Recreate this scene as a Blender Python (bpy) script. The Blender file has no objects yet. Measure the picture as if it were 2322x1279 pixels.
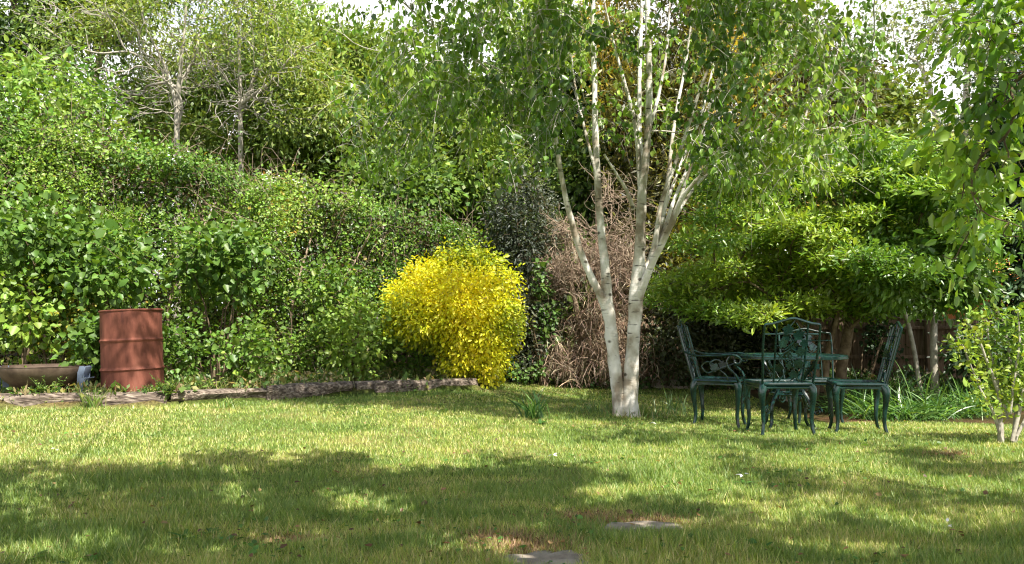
import bpy, bmesh, math
import numpy as np
from mathutils import Vector, Matrix

S = bpy.context.scene
R = math.radians
# ------------------------------------------------------------------ camera
F = 1900.0; CX, CY = 1161.0, 639.5; CAMZ = 0.9; PITCH = R(2.94)
cam = bpy.data.cameras.new('camera'); cam.sensor_width = 36; cam.lens = F/2322*36
cam.clip_start = 0.05; cam.clip_end = 800
co = bpy.data.objects.new('camera', cam); S.collection.objects.link(co)
co.location = (0, 0, CAMZ); co.rotation_euler = (R(90)+PITCH, 0, 0)
S.camera = co
# ------------------------------------------------------------------ light
SUN_EL = 57.0; SUN_AZ = 35.0          # degrees to the right of straight behind the camera
sd = Vector((math.sin(R(SUN_AZ))*math.cos(R(SUN_EL)), -math.cos(R(SUN_AZ))*math.cos(R(SUN_EL)), math.sin(R(SUN_EL))))
sl = bpy.data.lights.new('sun', 'SUN'); sl.energy = 5.0; sl.angle = R(0.53); sl.color = (1.0, 0.94, 0.84)
so = bpy.data.objects.new('sun', sl); S.collection.objects.link(so)
so.rotation_euler = sd.to_track_quat('Z', 'Y').to_euler(); so.location = (0, 0, 20)
W = bpy.data.worlds.new('World'); S.world = W; W.use_nodes = True
nt = W.node_tree; nt.nodes.clear()
def N_(t, **k):
    n = nt.nodes.new(t)
    for a, b in k.items(): setattr(n, a, b)
    return n
out = N_('ShaderNodeOutputWorld'); bg = N_('ShaderNodeBackground'); bg.inputs['Strength'].default_value = 0.095
sky = N_('ShaderNodeTexSky', sky_type='NISHITA', sun_disc=False, sun_elevation=R(SUN_EL), sun_rotation=math.atan2(sd.x, sd.y))
tc = N_('ShaderNodeTexCoord'); mp = N_('ShaderNodeMapping'); mp.inputs['Scale'].default_value = (1, 1, 2.2)
no = N_('ShaderNodeTexNoise'); no.inputs['Scale'].default_value = 2.3; no.inputs['Detail'].default_value = 6
rp = N_('ShaderNodeValToRGB'); rp.color_ramp.elements[0].position = 0.30; rp.color_ramp.elements[1].position = 0.46
mx = N_('ShaderNodeMix', data_type='RGBA'); mx.inputs['B'].default_value = (8.8, 8.7, 8.7, 1)
L = nt.links.new
L(tc.outputs['Generated'], mp.inputs[0]); L(mp.outputs[0], no.inputs['Vector']); L(no.outputs['Fac'], rp.inputs[0])
sx = N_('ShaderNodeSeparateXYZ'); mr = N_('ShaderNodeMapRange', interpolation_type='SMOOTHSTEP'); mr.inputs[1].default_value = .34; mr.inputs[2].default_value = .55; mr.inputs[3].default_value = 1; mr.inputs[4].default_value = .12
ml = N_('ShaderNodeMath', operation='MULTIPLY'); L(tc.outputs['Generated'], sx.inputs[0]); L(sx.outputs['Z'], mr.inputs[0]); L(rp.outputs[0], ml.inputs[0]); L(mr.outputs[0], ml.inputs[1])
L(ml.outputs[0], mx.inputs['Factor']); L(sky.outputs[0], mx.inputs['A']); L(mx.outputs['Result'], bg.inputs['Color']); L(bg.outputs[0], out.inputs[0])
S.view_settings.view_transform = 'Standard'; S.view_settings.look = 'None'; S.view_settings.gamma = 1
S.view_settings.exposure = 1.28
S.render.engine = 'CYCLES'
S.cycles.max_bounces = 6; S.cycles.diffuse_bounces = 3; S.cycles.glossy_bounces = 2; S.cycles.transmission_bounces = 3
S.cycles.transparent_max_bounces = 4; S.cycles.caustics_reflective = False; S.cycles.caustics_refractive = False
S.cycles.sample_clamp_indirect = 6; S.cycles.pixel_filter_type = 'BLACKMAN_HARRIS'; S.cycles.filter_width = 1.15

# ------------------------------------------------------------------ helpers
def at(px, py, Y):
    """a point of the photograph at world distance Y"""
    up = -(py-CY)/F; x = (px-CX)/F
    d = math.cos(PITCH)-up*math.sin(PITCH); t = Y/d
    return np.array([x*t, Y, CAMZ+t*(math.sin(PITCH)+up*math.cos(PITCH))])
def sm(t): t = np.clip(t, 0, 1); return t*t*(3-2*t)
def gz(x, y):
    x = np.asarray(x, float); y = np.asarray(y, float)
    z = 0.14*sm((y-4.5)/3.4)*sm((1.7-x)/2.4)-.085*sm((y-7.0)/1.4)*(1-sm((y-9.6)/2.4))*sm((x-1.5)/.9)
    return z+0.012*np.sin(x*1.7+y*0.9)*np.sin(y*1.3-x*.6)+.006*np.sin(x*4.1+1)*np.sin(y*3.3)
def ground_at(px, py):
    Y = 6.0
    for _ in range(40):
        p = at(px, py, Y); q = at(px, py, Y+.01)
        dz = (q[2]-p[2])/.01
        Y -= (p[2]-float(gz(p[0], p[1])))/dz*0.8
        Y = min(max(Y, 1.0), 60)
    return at(px, py, Y)
def pxof(p):
    p = np.atleast_2d(p); v = p-np.array([0, 0, CAMZ]); c, s = math.cos(PITCH), math.sin(PITCH)
    fw = v[:, 1]*c+v[:, 2]*s; up = -v[:, 1]*s+v[:, 2]*c
    fw = np.where(fw < .05, .05, fw)
    return CX+v[:, 0]/fw*F, CY-up/fw*F
def hsh(i, j, k, s):
    n = (i*374761393+j*668265263+k*2147483647+s*974711) & 0xffffffff
    n = ((n ^ (n >> 13))*1274126177) & 0xffffffff
    return ((n ^ (n >> 16)) & 0xffff)/65535.0
def vn(p, scale, seed=0):
    """smooth value noise 0..1 at points p (N,3)"""
    q = np.asarray(p, float)*scale+100.0; i = np.floor(q).astype(np.int64); f = q-i; f = f*f*(3-2*f)
    r = 0
    for a in (0, 1):
        wa = f[:, 0] if a else 1-f[:, 0]
        for b in (0, 1):
            wb = f[:, 1] if b else 1-f[:, 1]
            for c in (0, 1):
                wc = f[:, 2] if c else 1-f[:, 2]
                r = r+wa*wb*wc*hsh(i[:, 0]+a, i[:, 1]+b, i[:, 2]+c, seed)
    return r
def unit(v): return v/np.maximum(np.linalg.norm(v, axis=-1, keepdims=True), 1e-9)
def rng(s): return np.random.default_rng(s)

def tag(o, label=None, cat=None, group=None, kind=None):
    if label: o['label'] = label
    if cat: o['category'] = cat
    if group: o['group'] = group
    if kind: o['kind'] = kind
    return o
def empty(name, loc, rz=0.0):
    o = bpy.data.objects.new(name, None); S.collection.objects.link(o)
    o.location = tuple(float(v) for v in loc); o.rotation_euler = (0, 0, rz); o.empty_display_size = .1
    return o
def mesh_np(name, V, Fc, mat, parent=None, col=None, smooth=False, origin=None):
    """V (n,3); Fc (m,k) uniform faces; V in world space when origin is given or parent is a plain Empty"""
    V = np.asarray(V, float).reshape(-1, 3)
    if origin is not None: V = V-np.asarray(origin)
    Fc = np.asarray(Fc, np.int32); m, k = Fc.shape
    me = bpy.data.meshes.new(name)
    me.vertices.add(len(V)); me.vertices.foreach_set('co', V.astype(np.float32).ravel())
    me.loops.add(m*k); me.loops.foreach_set('vertex_index', Fc.ravel())
    me.polygons.add(m); me.polygons.foreach_set('loop_start', np.arange(0, m*k, k, dtype=np.int32))
    me.polygons.foreach_set('loop_total', np.full(m, k, np.int32))
    if smooth: me.polygons.foreach_set('use_smooth', np.ones(m, bool))
    if col is not None:
        a = me.attributes.new('Col', 'FLOAT_COLOR', 'POINT')
        c = np.ones((len(V), 4), np.float32); c[:, :3] = col; a.data.foreach_set('color', c.ravel())
    me.update(); me.validate()
    me.materials.append(mat)
    o = bpy.data.objects.new(name, me); S.collection.objects.link(o)
    if parent is not None: o.parent = parent
    elif origin is not None: o.location = tuple(float(v) for v in origin)
    return o

# ------------------------------------------------------------------ materials
def newmat(name):
    m = bpy.data.materials.new(name); m.use_nodes = True; m.node_tree.nodes.clear(); return m
def nodes(m):
    t = m.node_tree
    def n(ty, **k):
        x = t.nodes.new(ty)
        for a, b in k.items():
            if a in x.inputs.keys() if hasattr(x, 'inputs') else False: x.inputs[a].default_value = b
            else: setattr(x, a, b)
        return x
    return n, t.links.new
def leaf_mat(name, trans=0.4, gloss=0.024, rough=0.45, tint=(1.25, 1.15, .5)):
    m = newmat(name); n, l = nodes(m)
    at_ = n('ShaderNodeAttribute', attribute_name='Col')
    d = n('ShaderNodeBsdfDiffuse'); t = n('ShaderNodeBsdfTranslucent'); g = n('ShaderNodeBsdfGlossy'); g.inputs['Roughness'].default_value = rough
    g.inputs['Color'].default_value = (1, 1, 1, 1)
    mu = n('ShaderNodeMix', data_type='RGBA', blend_type='MULTIPLY'); mu.inputs['Factor'].default_value = 1; mu.inputs['B'].default_value = (*tint, 1)
    l(at_.outputs['Color'], d.inputs['Color']); l(at_.outputs['Color'], mu.inputs['A']); l(mu.outputs['Result'], t.inputs['Color'])
    a = n('ShaderNodeMixShader'); a.inputs[0].default_value = trans; l(d.outputs[0], a.inputs[1]); l(t.outputs[0], a.inputs[2])
    b = n('ShaderNodeMixShader'); b.inputs[0].default_value = gloss; l(a.outputs[0], b.inputs[1]); l(g.outputs[0], b.inputs[2])
    o = n('ShaderNodeOutputMaterial'); l(b.outputs[0], o.inputs[0]); return m
def noise_mat(name, cols, scale=8, rough=.85, bump=.3, stretch=(1, 1, 1), detail=8, metal=0.0, spec=.3, pos=None, bscale=None, coord='Object', bdist=.01):
    m = newmat(name); n, l = nodes(m)
    tcn = n('ShaderNodeTexCoord'); mpn = n('ShaderNodeMapping'); mpn.inputs['Scale'].default_value = stretch
    l(tcn.outputs[coord], mpn.inputs[0])
    a = n('ShaderNodeTexNoise'); a.inputs['Scale'].default_value = scale; a.inputs['Detail'].default_value = detail; a.inputs['Roughness'].default_value = .65
    l(mpn.outputs[0], a.inputs['Vector'])
    r = n('ShaderNodeValToRGB'); e = r.color_ramp.elements
    k = len(cols); pos = pos or [.3+.4*i/(k-1) for i in range(k)]
    while len(e) < k: e.new(.5)
    for i in range(k): e[i].position = pos[i]; e[i].color = (*cols[i], 1)
    l(a.outputs['Fac'], r.inputs[0])
    p = n('ShaderNodeBsdfPrincipled'); p.inputs['Roughness'].default_value = rough; p.inputs['Metallic'].default_value = metal
    p.inputs['Specular IOR Level'].default_value = spec
    l(r.outputs[0], p.inputs['Base Color'])
    b = n('ShaderNodeTexNoise'); b.inputs['Scale'].default_value = bscale or scale*3; b.inputs['Detail'].default_value = 6
    l(mpn.outputs[0], b.inputs['Vector'])
    bp = n('ShaderNodeBump'); bp.inputs['Strength'].default_value = bump; bp.inputs['Distance'].default_value = bdist
    l(b.outputs['Fac'], bp.inputs['Height']); l(bp.outputs[0], p.inputs['Normal'])
    o = n('ShaderNodeOutputMaterial'); l(p.outputs[0], o.inputs[0]); return m

M = {}
M['leaf'] = leaf_mat('leaf')
M['leaf_gloss'] = leaf_mat('leaf_gloss', .46, .04, .4)
M['leaf_yellow'] = leaf_mat('leaf_yellow', .45, .03, .5, (1.15, 1.0, .4))
M['grass'] = leaf_mat('grass_blade', .35, .04, .5, (1.2, 1.1, .5))
M['dry'] = leaf_mat('dry_twig', .1, .02, .6, (1, 1, 1))
M['petal'] = leaf_mat('petal', .3, .02, .6, (1, 1, 1))
M['soil'] = noise_mat('soil', [(.03, .022, .015), (.09, .065, .04), (.17, .13, .08)], 14, .95, .8)
M['bark_grey'] = noise_mat('bark_grey', [(.16, .14, .11), (.36, .33, .27), (.55, .52, .44)], 7, .9, .5)
M['bark_pale'] = noise_mat('bark_pale', [(.30, .27, .22), (.50, .46, .38), (.66, .62, .54)], 7, .9, .4)
M['bark_ash'] = noise_mat('bark_ash', [(.15, .135, .11), (.34, .31, .25), (.52, .48, .40)], 5, .9, .4)
M['bark_dead'] = noise_mat('bark_dead', [(.15, .105, .07), (.29, .215, .15), (.42, .34, .25)], 9, .9, .4)
M['bark_brown'] = noise_mat('bark_brown', [(.05, .035, .02), (.14, .10, .06), (.24, .19, .12)], 12, .9, .6)
M['wood'] = noise_mat('weathered_wood', [(.02, .015, .011), (.085, .063, .048), (.20, .16, .125), (.42, .35, .28)], 5, .9, 1.0, (.8, 9, 9), 10, pos=[.3, .43, .55, .7], bscale=7, bdist=.02)
M['rust'] = noise_mat('rust', [(.07, .022, .016), (.14, .045, .028), (.205, .068, .043), (.27, .105, .07)], 6, .8, .35, (1.6, 1.6, .45), 10, pos=[.28, .42, .58, .78], bscale=40, bdist=.003)
M['bowl'] = noise_mat('rusted_steel', [(.045, .03, .022), (.12, .085, .062), (.20, .15, .115)], 5, .6, .2, metal=.3, bdist=.003)
M['steel'] = noise_mat('blue_grey_steel', [(.10, .13, .19), (.16, .20, .27), (.24, .28, .35)], 6, .5, .15, metal=.3, bdist=.002)
M['green_metal'] = noise_mat('green_painted_metal', [(.05, .03, .018), (.0015, .011, .009), (.003, .020, .017), (.02, .075, .06)], 9, .24, .3, spec=.6, pos=[.30, .34, .55, .82], bdist=.003)
M['stone'] = noise_mat('stone', [(.15, .12, .09), (.30, .25, .195), (.42, .36, .29)], 9, .9, .6)
M['fence'] = noise_mat('fence_board', [(.09, .058, .036), (.17, .115, .072), (.25, .175, .115)], 6, .9, .5, (6, 6, .7))
M['brick'] = noise_mat('orange_brick', [(.45, .14, .05), (.7, .24, .08), (.8, .34, .14)], 9, .9, .4)
def grass_ground():
    m = newmat('lawn_soil'); n, l = nodes(m)
    tcn = n('ShaderNodeTexCoord')
    a = n('ShaderNodeTexNoise'); a.inputs['Scale'].default_value = 1.6; a.inputs['Detail'].default_value = 5
    b = n('ShaderNodeTexNoise'); b.inputs['Scale'].default_value = 45; b.inputs['Detail'].default_value = 6
    l(tcn.outputs['Object'], a.inputs['Vector']); l(tcn.outputs['Object'], b.inputs['Vector'])
    r = n('ShaderNodeValToRGB'); e = r.color_ramp.elements
    for i, (p, c) in enumerate([(.35, (.075, .125, .02)), (.5, (.15, .20, .045)), (.65, (.27, .24, .09))]):
        if i > 1: e.new(.5)
        e[i].position = p; e[i].color = (*c, 1)
    l(a.outputs['Fac'], r.inputs[0])
    r2 = n('ShaderNodeValToRGB'); r2.color_ramp.elements[0].position = .3; r2.color_ramp.elements[0].color = (.3, .3, .3, 1); r2.color_ramp.elements[1].position = .7; r2.color_ramp.elements[1].color = (1.1, 1.1, 1.1, 1)
    l(b.outputs['Fac'], r2.inputs[0])
    mu = n('ShaderNodeMix', data_type='RGBA', blend_type='MULTIPLY'); mu.inputs['Factor'].default_value = 1
    l(r.outputs[0], mu.inputs['A']); l(r2.outputs[0], mu.inputs['B'])
    p = n('ShaderNodeBsdfPrincipled'); p.inputs['Roughness'].default_value = .95; p.inputs['Specular IOR Level'].default_value = .1
    l(mu.outputs['Result'], p.inputs['Base Color'])
    bp = n('ShaderNodeBump'); bp.inputs['Strength'].default_value = 1; bp.inputs['Distance'].default_value = .03
    l(b.outputs['Fac'], bp.inputs['Height']); l(bp.outputs[0], p.inputs['Normal'])
    o = n('ShaderNodeOutputMaterial'); l(p.outputs[0], o.inputs[0]); return m
M['lawn'] = grass_ground()
def birch_bark():
    m = newmat('birch_bark'); n, l = nodes(m)
    tcn = n('ShaderNodeTexCoord')
    mp1 = n('ShaderNodeMapping'); mp1.inputs['Scale'].default_value = (7, 7, 38)
    mp2 = n('ShaderNodeMapping'); mp2.inputs['Scale'].default_value = (5, 5, 4)
    l(tcn.outputs['Object'], mp1.inputs[0]); l(tcn.outputs['Object'], mp2.inputs[0])
    a = n('ShaderNodeTexNoise'); a.inputs['Scale'].default_value = 1.0; a.inputs['Detail'].default_value = 4; l(mp1.outputs[0], a.inputs['Vector'])
    b = n('ShaderNodeTexNoise'); b.inputs['Scale'].default_value = 1.0; b.inputs['Detail'].default_value = 6; l(mp2.outputs[0], b.inputs['Vector'])
    r = n('ShaderNodeValToRGB'); e = r.color_ramp.elements
    e[0].position = .29; e[0].color = (.06, .045, .035, 1); e[1].position = .37; e[1].color = (1, 1, 1, 1)
    l(a.outputs['Fac'], r.inputs[0])
    r2 = n('ShaderNodeValToRGB'); e = r2.color_ramp.elements; e.new(.5)
    for i, (p, c) in enumerate([(.37, (.27, .22, .16)), (.47, (.52, .48, .40)), (.59, (.74, .71, .65))]): e[i].position = p; e[i].color = (*c, 1)
    l(b.outputs['Fac'], r2.inputs[0])
    # dark scars: coarse voronoi spots
    v = n('ShaderNodeTexVoronoi'); v.inputs['Scale'].default_value = 1.0; mp3 = n('ShaderNodeMapping'); mp3.inputs['Scale'].default_value = (6, 6, 9)
    l(tcn.outputs['Object'], mp3.inputs[0]); l(mp3.outputs[0], v.inputs['Vector'])
    r3 = n('ShaderNodeValToRGB'); e = r3.color_ramp.elements; e[0].position = .10; e[0].color = (.10, .08, .06, 1); e[1].position = .19; e[1].color = (1, 1, 1, 1)
    l(v.outputs['Distance'], r3.inputs[0])
    m1 = n('ShaderNodeMix', data_type='RGBA', blend_type='MULTIPLY'); m1.inputs['Factor'].default_value = .85
    m2 = n('ShaderNodeMix', data_type='RGBA', blend_type='MULTIPLY'); m2.inputs['Factor'].default_value = .9
    l(r2.outputs[0], m1.inputs['A']); l(r.outputs[0], m1.inputs['B']); l(m1.outputs['Result'], m2.inputs['A']); l(r3.outputs[0], m2.inputs['B'])
    p = n('ShaderNodeBsdfPrincipled'); p.inputs['Roughness'].default_value = .75; p.inputs['Specular IOR Level'].default_value = .25
    l(m2.outputs['Result'], p.inputs['Base Color'])
    bp = n('ShaderNodeBump'); bp.inputs['Strength'].default_value = .5; bp.inputs['Distance'].default_value = .01
    l(a.outputs['Fac'], bp.inputs['Height']); l(bp.outputs[0], p.inputs['Normal'])
    o = n('ShaderNodeOutputMaterial'); l(p.outputs[0], o.inputs[0]); return m
M['birch'] = birch_bark()

# ------------------------------------------------------------------ foliage machinery
def leaf_geo(P, D, Nn, Ln, Wd, kind='leaf6', fold=.18):
    """P base points, D growth directions, Nn rough normals -> verts, quads, verts per leaf"""
    D = unit(D); s = unit(np.cross(D, Nn)); n = np.cross(s, D)
    Ln = np.asarray(Ln)[:, None]; Wd = np.asarray(Wd)[:, None]
    if kind == 'leaf6':
        tpl = [(0, 0, 0), (.5, .30, fold), (.36, .70, fold*.6), (0, 1, -.12), (-.36, .70, fold*.6), (-.5, .30, fold)]
        fc = [(0, 1, 2, 3), (0, 3, 4, 5)]
    else:
        tpl = [(0, 0, 0), (.5, .45, fold), (0, 1, -.06), (-.5, .45, fold)]
        fc = [(0, 1, 2, 3)]
    k = len(tpl)
    V = np.stack([P+s*(a*Wd)+D*(b*Ln)+n*(c*Wd) for a, b, c in tpl], 1).reshape(-1, 3)
    idx = np.arange(len(P))[:, None, None]*k+np.array(fc)[None]
    return V, idx.reshape(-1, 4), k
def ribbons(P, D, Ln, Wd, droop, K=5, seed=0, side=None):
    """curved strap leaves"""
    r = rng(seed); n = len(P); D = unit(D)
    if side is None: side = unit(np.cross(D, np.array([0, 0, 1.0])+r.normal(0, .4, (n, 3))))
    pts = [P]; d = D.copy(); p = P.copy()
    for k in range(K):
        p = p+d*(Ln/K)[:, None]; pts.append(p)
        d = unit(d+np.array([0, 0, -1.0])*(droop/K)[:, None])
    prof = np.array([.75]+[1.0]*(K-2)+[.6, .04])[:K+1]
    V = np.stack([np.stack([pts[k]-side*(Wd*prof[k]*.5)[:, None], pts[k]+side*(Wd*prof[k]*.5)[:, None]], 1) for k in range(K+1)], 1)
    base = np.arange(n)[:, None, None]*(2*(K+1)); f = np.array([[2*k, 2*k+1, 2*k+3, 2*k+2] for k in range(K)])
    return V.reshape(-1, 3), (base+f[None]).reshape(-1, 4), 2*(K+1)
def palette(n, cols, r, w=None, jit=.16, hue=None):
    cols = np.array(cols, float)
    if hue is None: i = r.choice(len(cols), n, p=w)
    else:
        t = np.clip(hue+r.normal(0, .13, n), 0, .999)*len(cols); i = t.astype(int)
    c = cols[i]*np.exp(r.normal(0, jit, (n, 1)))
    c = c*(1+r.normal(0, .06, (n, 3)))
    return np.clip(c, .003, .95)

def tubes(P0, P1, T0, T1, r0, r1, K=4, sides=5):
    """Hermite tubes from P0 to P1 (arrays)"""
    n = len(P0); ln = np.linalg.norm(P1-P0, axis=1, keepdims=True)
    t = np.linspace(0, 1, K+1)[None, :, None]
    h00 = 2*t**3-3*t**2+1; h10 = t**3-2*t**2+t; h01 = -2*t**3+3*t**2; h11 = t**3-t**2
    C = h00*P0[:, None]+h10*(T0*ln)[:, None]+h01*P1[:, None]+h11*(T1*ln)[:, None]
    tg = unit(np.gradient(C, axis=1))
    ref = np.where(np.abs(tg[:, :1, 2:3]) < .8, np.array([[[0, 0, 1.0]]]), np.array([[[1.0, 0, 0]]]))
    u = unit(np.cross(tg, np.broadcast_to(ref, tg.shape))); v = np.cross(tg, u)
    rad = (r0[:, None]+(r1-r0)[:, None]*t[..., 0])[..., None, None]
    a = np.arange(sides)/sides*2*math.pi
    V = C[:, :, None]+rad*(u[:, :, None]*np.cos(a)[None, None, :, None]+v[:, :, None]*np.sin(a)[None, None, :, None])
    f = []
    for k in range(K):
        for s_ in range(sides):
            s2 = (s_+1) % sides; f.append([k*sides+s_, k*sides+s2, (k+1)*sides+s2, (k+1)*sides+s_])
    idx = np.arange(n)[:, None, None]*((K+1)*sides)+np.array(f)[None]
    return V.reshape(-1, 3), idx.reshape(-1, 4)
def smooth_path(pts, rad, step=.07):
    pts = np.array(pts, float); rad = np.array(rad, float); n = len(pts)
    T = np.gradient(pts, axis=0); O = []; Ro = []
    for i in range(n-1):
        k = max(2, int(np.linalg.norm(pts[i+1]-pts[i])/step))
        for t in np.arange(k)/k:
            O.append((2*t**3-3*t**2+1)*pts[i]+(t**3-2*t**2+t)*T[i]+(3*t**2-2*t**3)*pts[i+1]+(t**3-t**2)*T[i+1]); Ro.append(rad[i]+(rad[i+1]-rad[i])*t)
    O.append(pts[-1]); Ro.append(rad[-1]); return np.array(O), np.array(Ro)
def stem_geo(O, Ro, sides=14, lump=.08, seed=0):
    n = len(O); tg = unit(np.gradient(O, axis=0)); u = np.zeros((n, 3)); p = unit(np.cross(tg[0], [0.3, 1, .1]))
    for i in range(n):
        p = unit(p-tg[i]*(p@tg[i])); u[i] = p
    v = np.cross(tg, u); a = np.arange(sides)/sides*2*math.pi
    ring = u[:, None]*np.cos(a)[None, :, None]+v[:, None]*np.sin(a)[None, :, None]
    V = O[:, None]+ring*Ro[:, None, None]
    d = (vn(V.reshape(-1, 3), 9, seed)-.5+.5*(vn(V.reshape(-1, 3), 22, seed+1)-.5)).reshape(n, sides, 1)
    V = V+ring*d*lump*2*Ro[:, None, None]
    f = []
    for k in range(n-1):
        for s_ in range(sides):
            s2 = (s_+1) % sides; f.append([k*sides+s_, k*sides+s2, (k+1)*sides+s2, (k+1)*sides+s_])
    return V.reshape(-1, 3), np.array(f)
class Geo:
    def __init__(s): s.V = []; s.F = []; s.n = 0; s.C = []
    def add(s, V, F_, C=None):
        s.V.append(V); s.F.append(np.asarray(F_)+s.n); s.n += len(V)
        if C is not None: s.C.append(C)
    def obj(s, name, mat, parent=None, smooth=False, origin=None):
        return mesh_np(name, np.concatenate(s.V), np.concatenate(s.F), mat, parent, np.concatenate(s.C) if s.C else None, smooth, origin)

def grow(stems, A, bf=.35, r_tip=.0025, expo=.46, rmax=None, sag=0.0, K=4, sides=4, wig=.12, seed=0):
    """joins anchors A to the stems as a branching tree; returns Geo and (P0,P1,count) of the branches"""
    r = rng(seed); R0 = []; Rl = []; Rr = []; Rt = []
    for O, Ro in stems:
        st = O[::3]; R0.append(st); d = np.cumsum(np.r_[0, np.linalg.norm(np.diff(st, axis=0), axis=1)]); Rl.append(d*.6); Rr.append(Ro[::3])
        Rt.append(unit(np.gradient(st, axis=0)))
    R0 = np.concatenate(R0); Rl = np.concatenate(Rl); Rr = np.concatenate(Rr); Rt = np.concatenate(Rt)
    nr = len(R0); N = len(A); best = np.full(N, 1e9); par = np.zeros(N, int)
    for i in range(0, N, 500):
        a = A[i:i+500]; d = np.linalg.norm(a[:, None]-R0[None], axis=2)
        # branches should rise from below their tip
        d = d+.35*np.maximum(0, R0[None, :, 2]-a[:, None, 2])
        c = d+bf*Rl[None]; j = c.argmin(1); best[i:i+500] = c[np.arange(len(a)), j]; par[i:i+500] = j
    pl = np.zeros(N); left = np.ones(N, bool); order = []
    for _ in range(N):
        i = np.where(left, best, 1e18).argmin(); left[i] = False; order.append(i)
        pi = par[i]
        pp, l0 = (R0[pi], Rl[pi]) if pi < nr else (A[pi-nr], pl[pi-nr])
        pl[i] = l0+np.linalg.norm(A[i]-pp)
        c = np.linalg.norm(A-A[i], axis=1)+bf*pl[i]
        b = left & (c < best); best[b] = c[b]; par[b] = nr+i
    cnt = np.zeros(N)
    for i in reversed(order):
        if cnt[i] == 0: cnt[i] = 1
        if par[i] >= nr: cnt[par[i]-nr] += cnt[i]
    rad = r_tip*cnt**expo
    if rmax: rad = np.minimum(rad, rmax)
    allp = np.concatenate([R0, A]); P0 = allp[par]; P1 = A
    dirs = unit(P1-P0)
    # node tangent: blend of incoming dir and heaviest child's dir
    heavy = np.full(N, -1); hv = np.zeros(N)
    for i in range(N):
        p = par[i]-nr
        if p >= 0 and cnt[i] > hv[p]: hv[p] = cnt[i]; heavy[p] = i
    T1 = dirs.copy(); has = heavy >= 0; T1[has] = unit(dirs[has]+dirs[heavy[has]])
    T1 = unit(T1+r.normal(0, wig, T1.shape)+np.array([0, 0, -sag]))
    T0 = dirs.copy(); inner = par >= nr; T0[inner] = T1[par[inner]-nr]
    rootk = ~inner; T0[rootk] = unit(dirs[rootk]+.7*Rt[par[rootk]])
    T0 = unit(T0*.75+dirs*.5)
    prad = np.where(inner, np.minimum(rad*1.25, rad[np.clip(par-nr, 0, N-1)]), np.minimum(rad*1.6, Rr[np.clip(par, 0, nr-1)]*.8))
    V, F_ = tubes(P0, P1, T0, T1, prad, rad*.92, K, sides)
    return V, F_, P0, P1, cnt, dirs

def blob(c, rad, n, r, shell=0.0, seed=0, ns=1.5, thr=.0):
    """random points in an ellipsoid, thinned by noise so the outline is uneven"""
    out_ = []
    got = 0
    while got < n:
        d = unit(r.normal(0, 1, (n*2, 3))); u = r.random(n*2); q = (shell+(1-shell)*u)**(1/3)
        p = d*q[:, None]
        w = vn(p*np.array(rad)+np.array(c), ns, seed)
        edge = .72+.5*vn(d*2+np.array(c), 1.3, seed+5)
        k = (w > thr) & (q < edge)
        p = p[k]*np.array(rad)+np.array(c); out_.append(p); got += len(p)
    return np.concatenate(out_)[:n]

def leaves_on(A, n_per, sig, L0, r, droop=.3, up=.6, outward=None, oc=None, Wr=.55, kind='leaf6', cols=None, hue=None, jit=.16, wts=None, lj=.25, flat=1.0):
    """leaf clumps round the anchors"""
    n = len(A)*n_per; base = np.repeat(A, n_per, 0)
    off = r.normal(0, 1, (n, 3))*np.array([sig, sig, sig*flat]); P = base+off
    D = unit(off/sig+r.normal(0, .7, (n, 3))+np.array([0, 0, -droop*2]))
    Nn = r.normal(0, .5, (n, 3))+np.array([.15, -.38, 1.0])*up
    if oc is not None: Nn = Nn+outward*unit(P-np.array(oc))
    Ln = L0*np.exp(r.normal(0, lj, n)); Wd = Ln*Wr*np.exp(r.normal(0, .12, n))
    V, F_, k = leaf_geo(P, D, Nn, Ln, Wd, kind)
    h = None if hue is None else np.repeat(hue, n_per)
    C = palette(n, cols, r, wts, jit, h)
    return V, F_, np.repeat(C, k, 0)

def tree(name, label, cat, base, stems, A, cols, n_per=20, sig=.12, L0=.06, bark='bark_grey', leaf='leaf', group=None, seed=0,
         droop=.3, up=.6, Wr=.55, kind='leaf6', hue_scale=1.2, jit=.16, flat=1.0, bf=.35, r_tip=.0025, expo=.46, sag=0.0, parts=('trunk', 'crown'), wig=.12,
         leafsel=None, sides=4, K=4, oc=None, outward=0.0, lj=.25, stem_sides=12, lump=.08, rmax=None, trunk_in_one=True):
    """a tree or shrub: Empty > trunk (stems and branches), crown (leaves)"""
    r = rng(seed+77); base = np.array(base, float)
    root = tag(empty(name, base), label, cat, group)
    st = [smooth_path(*s_) for s_ in stems]
    V, F_, P0, P1, cnt, dirs = grow(st, A, bf, r_tip, expo, rmax, sag, K, sides, wig, seed)
    g = Geo()
    for i, (O, Ro) in enumerate(st): g.add(*stem_geo(O, Ro, stem_sides, lump, seed+i))
    g.add(V, F_); g.V = [v-base for v in g.V]
    g.obj(parts[0], M[bark], root, True)
    LA = A if leafsel is None else A[leafsel(A)]
    if len(LA) and n_per:
        hue = vn(LA, hue_scale, seed+3); hue = np.clip((hue-.5)*1.7+.5, 0, 1)
        V, F_, C = leaves_on(LA, n_per, sig, L0, r, droop, up, outward, oc, Wr, kind, cols, hue, jit, None, lj, flat)
        mesh_np(parts[1], V-base, F_, M[leaf], root, C)
    return root

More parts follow.
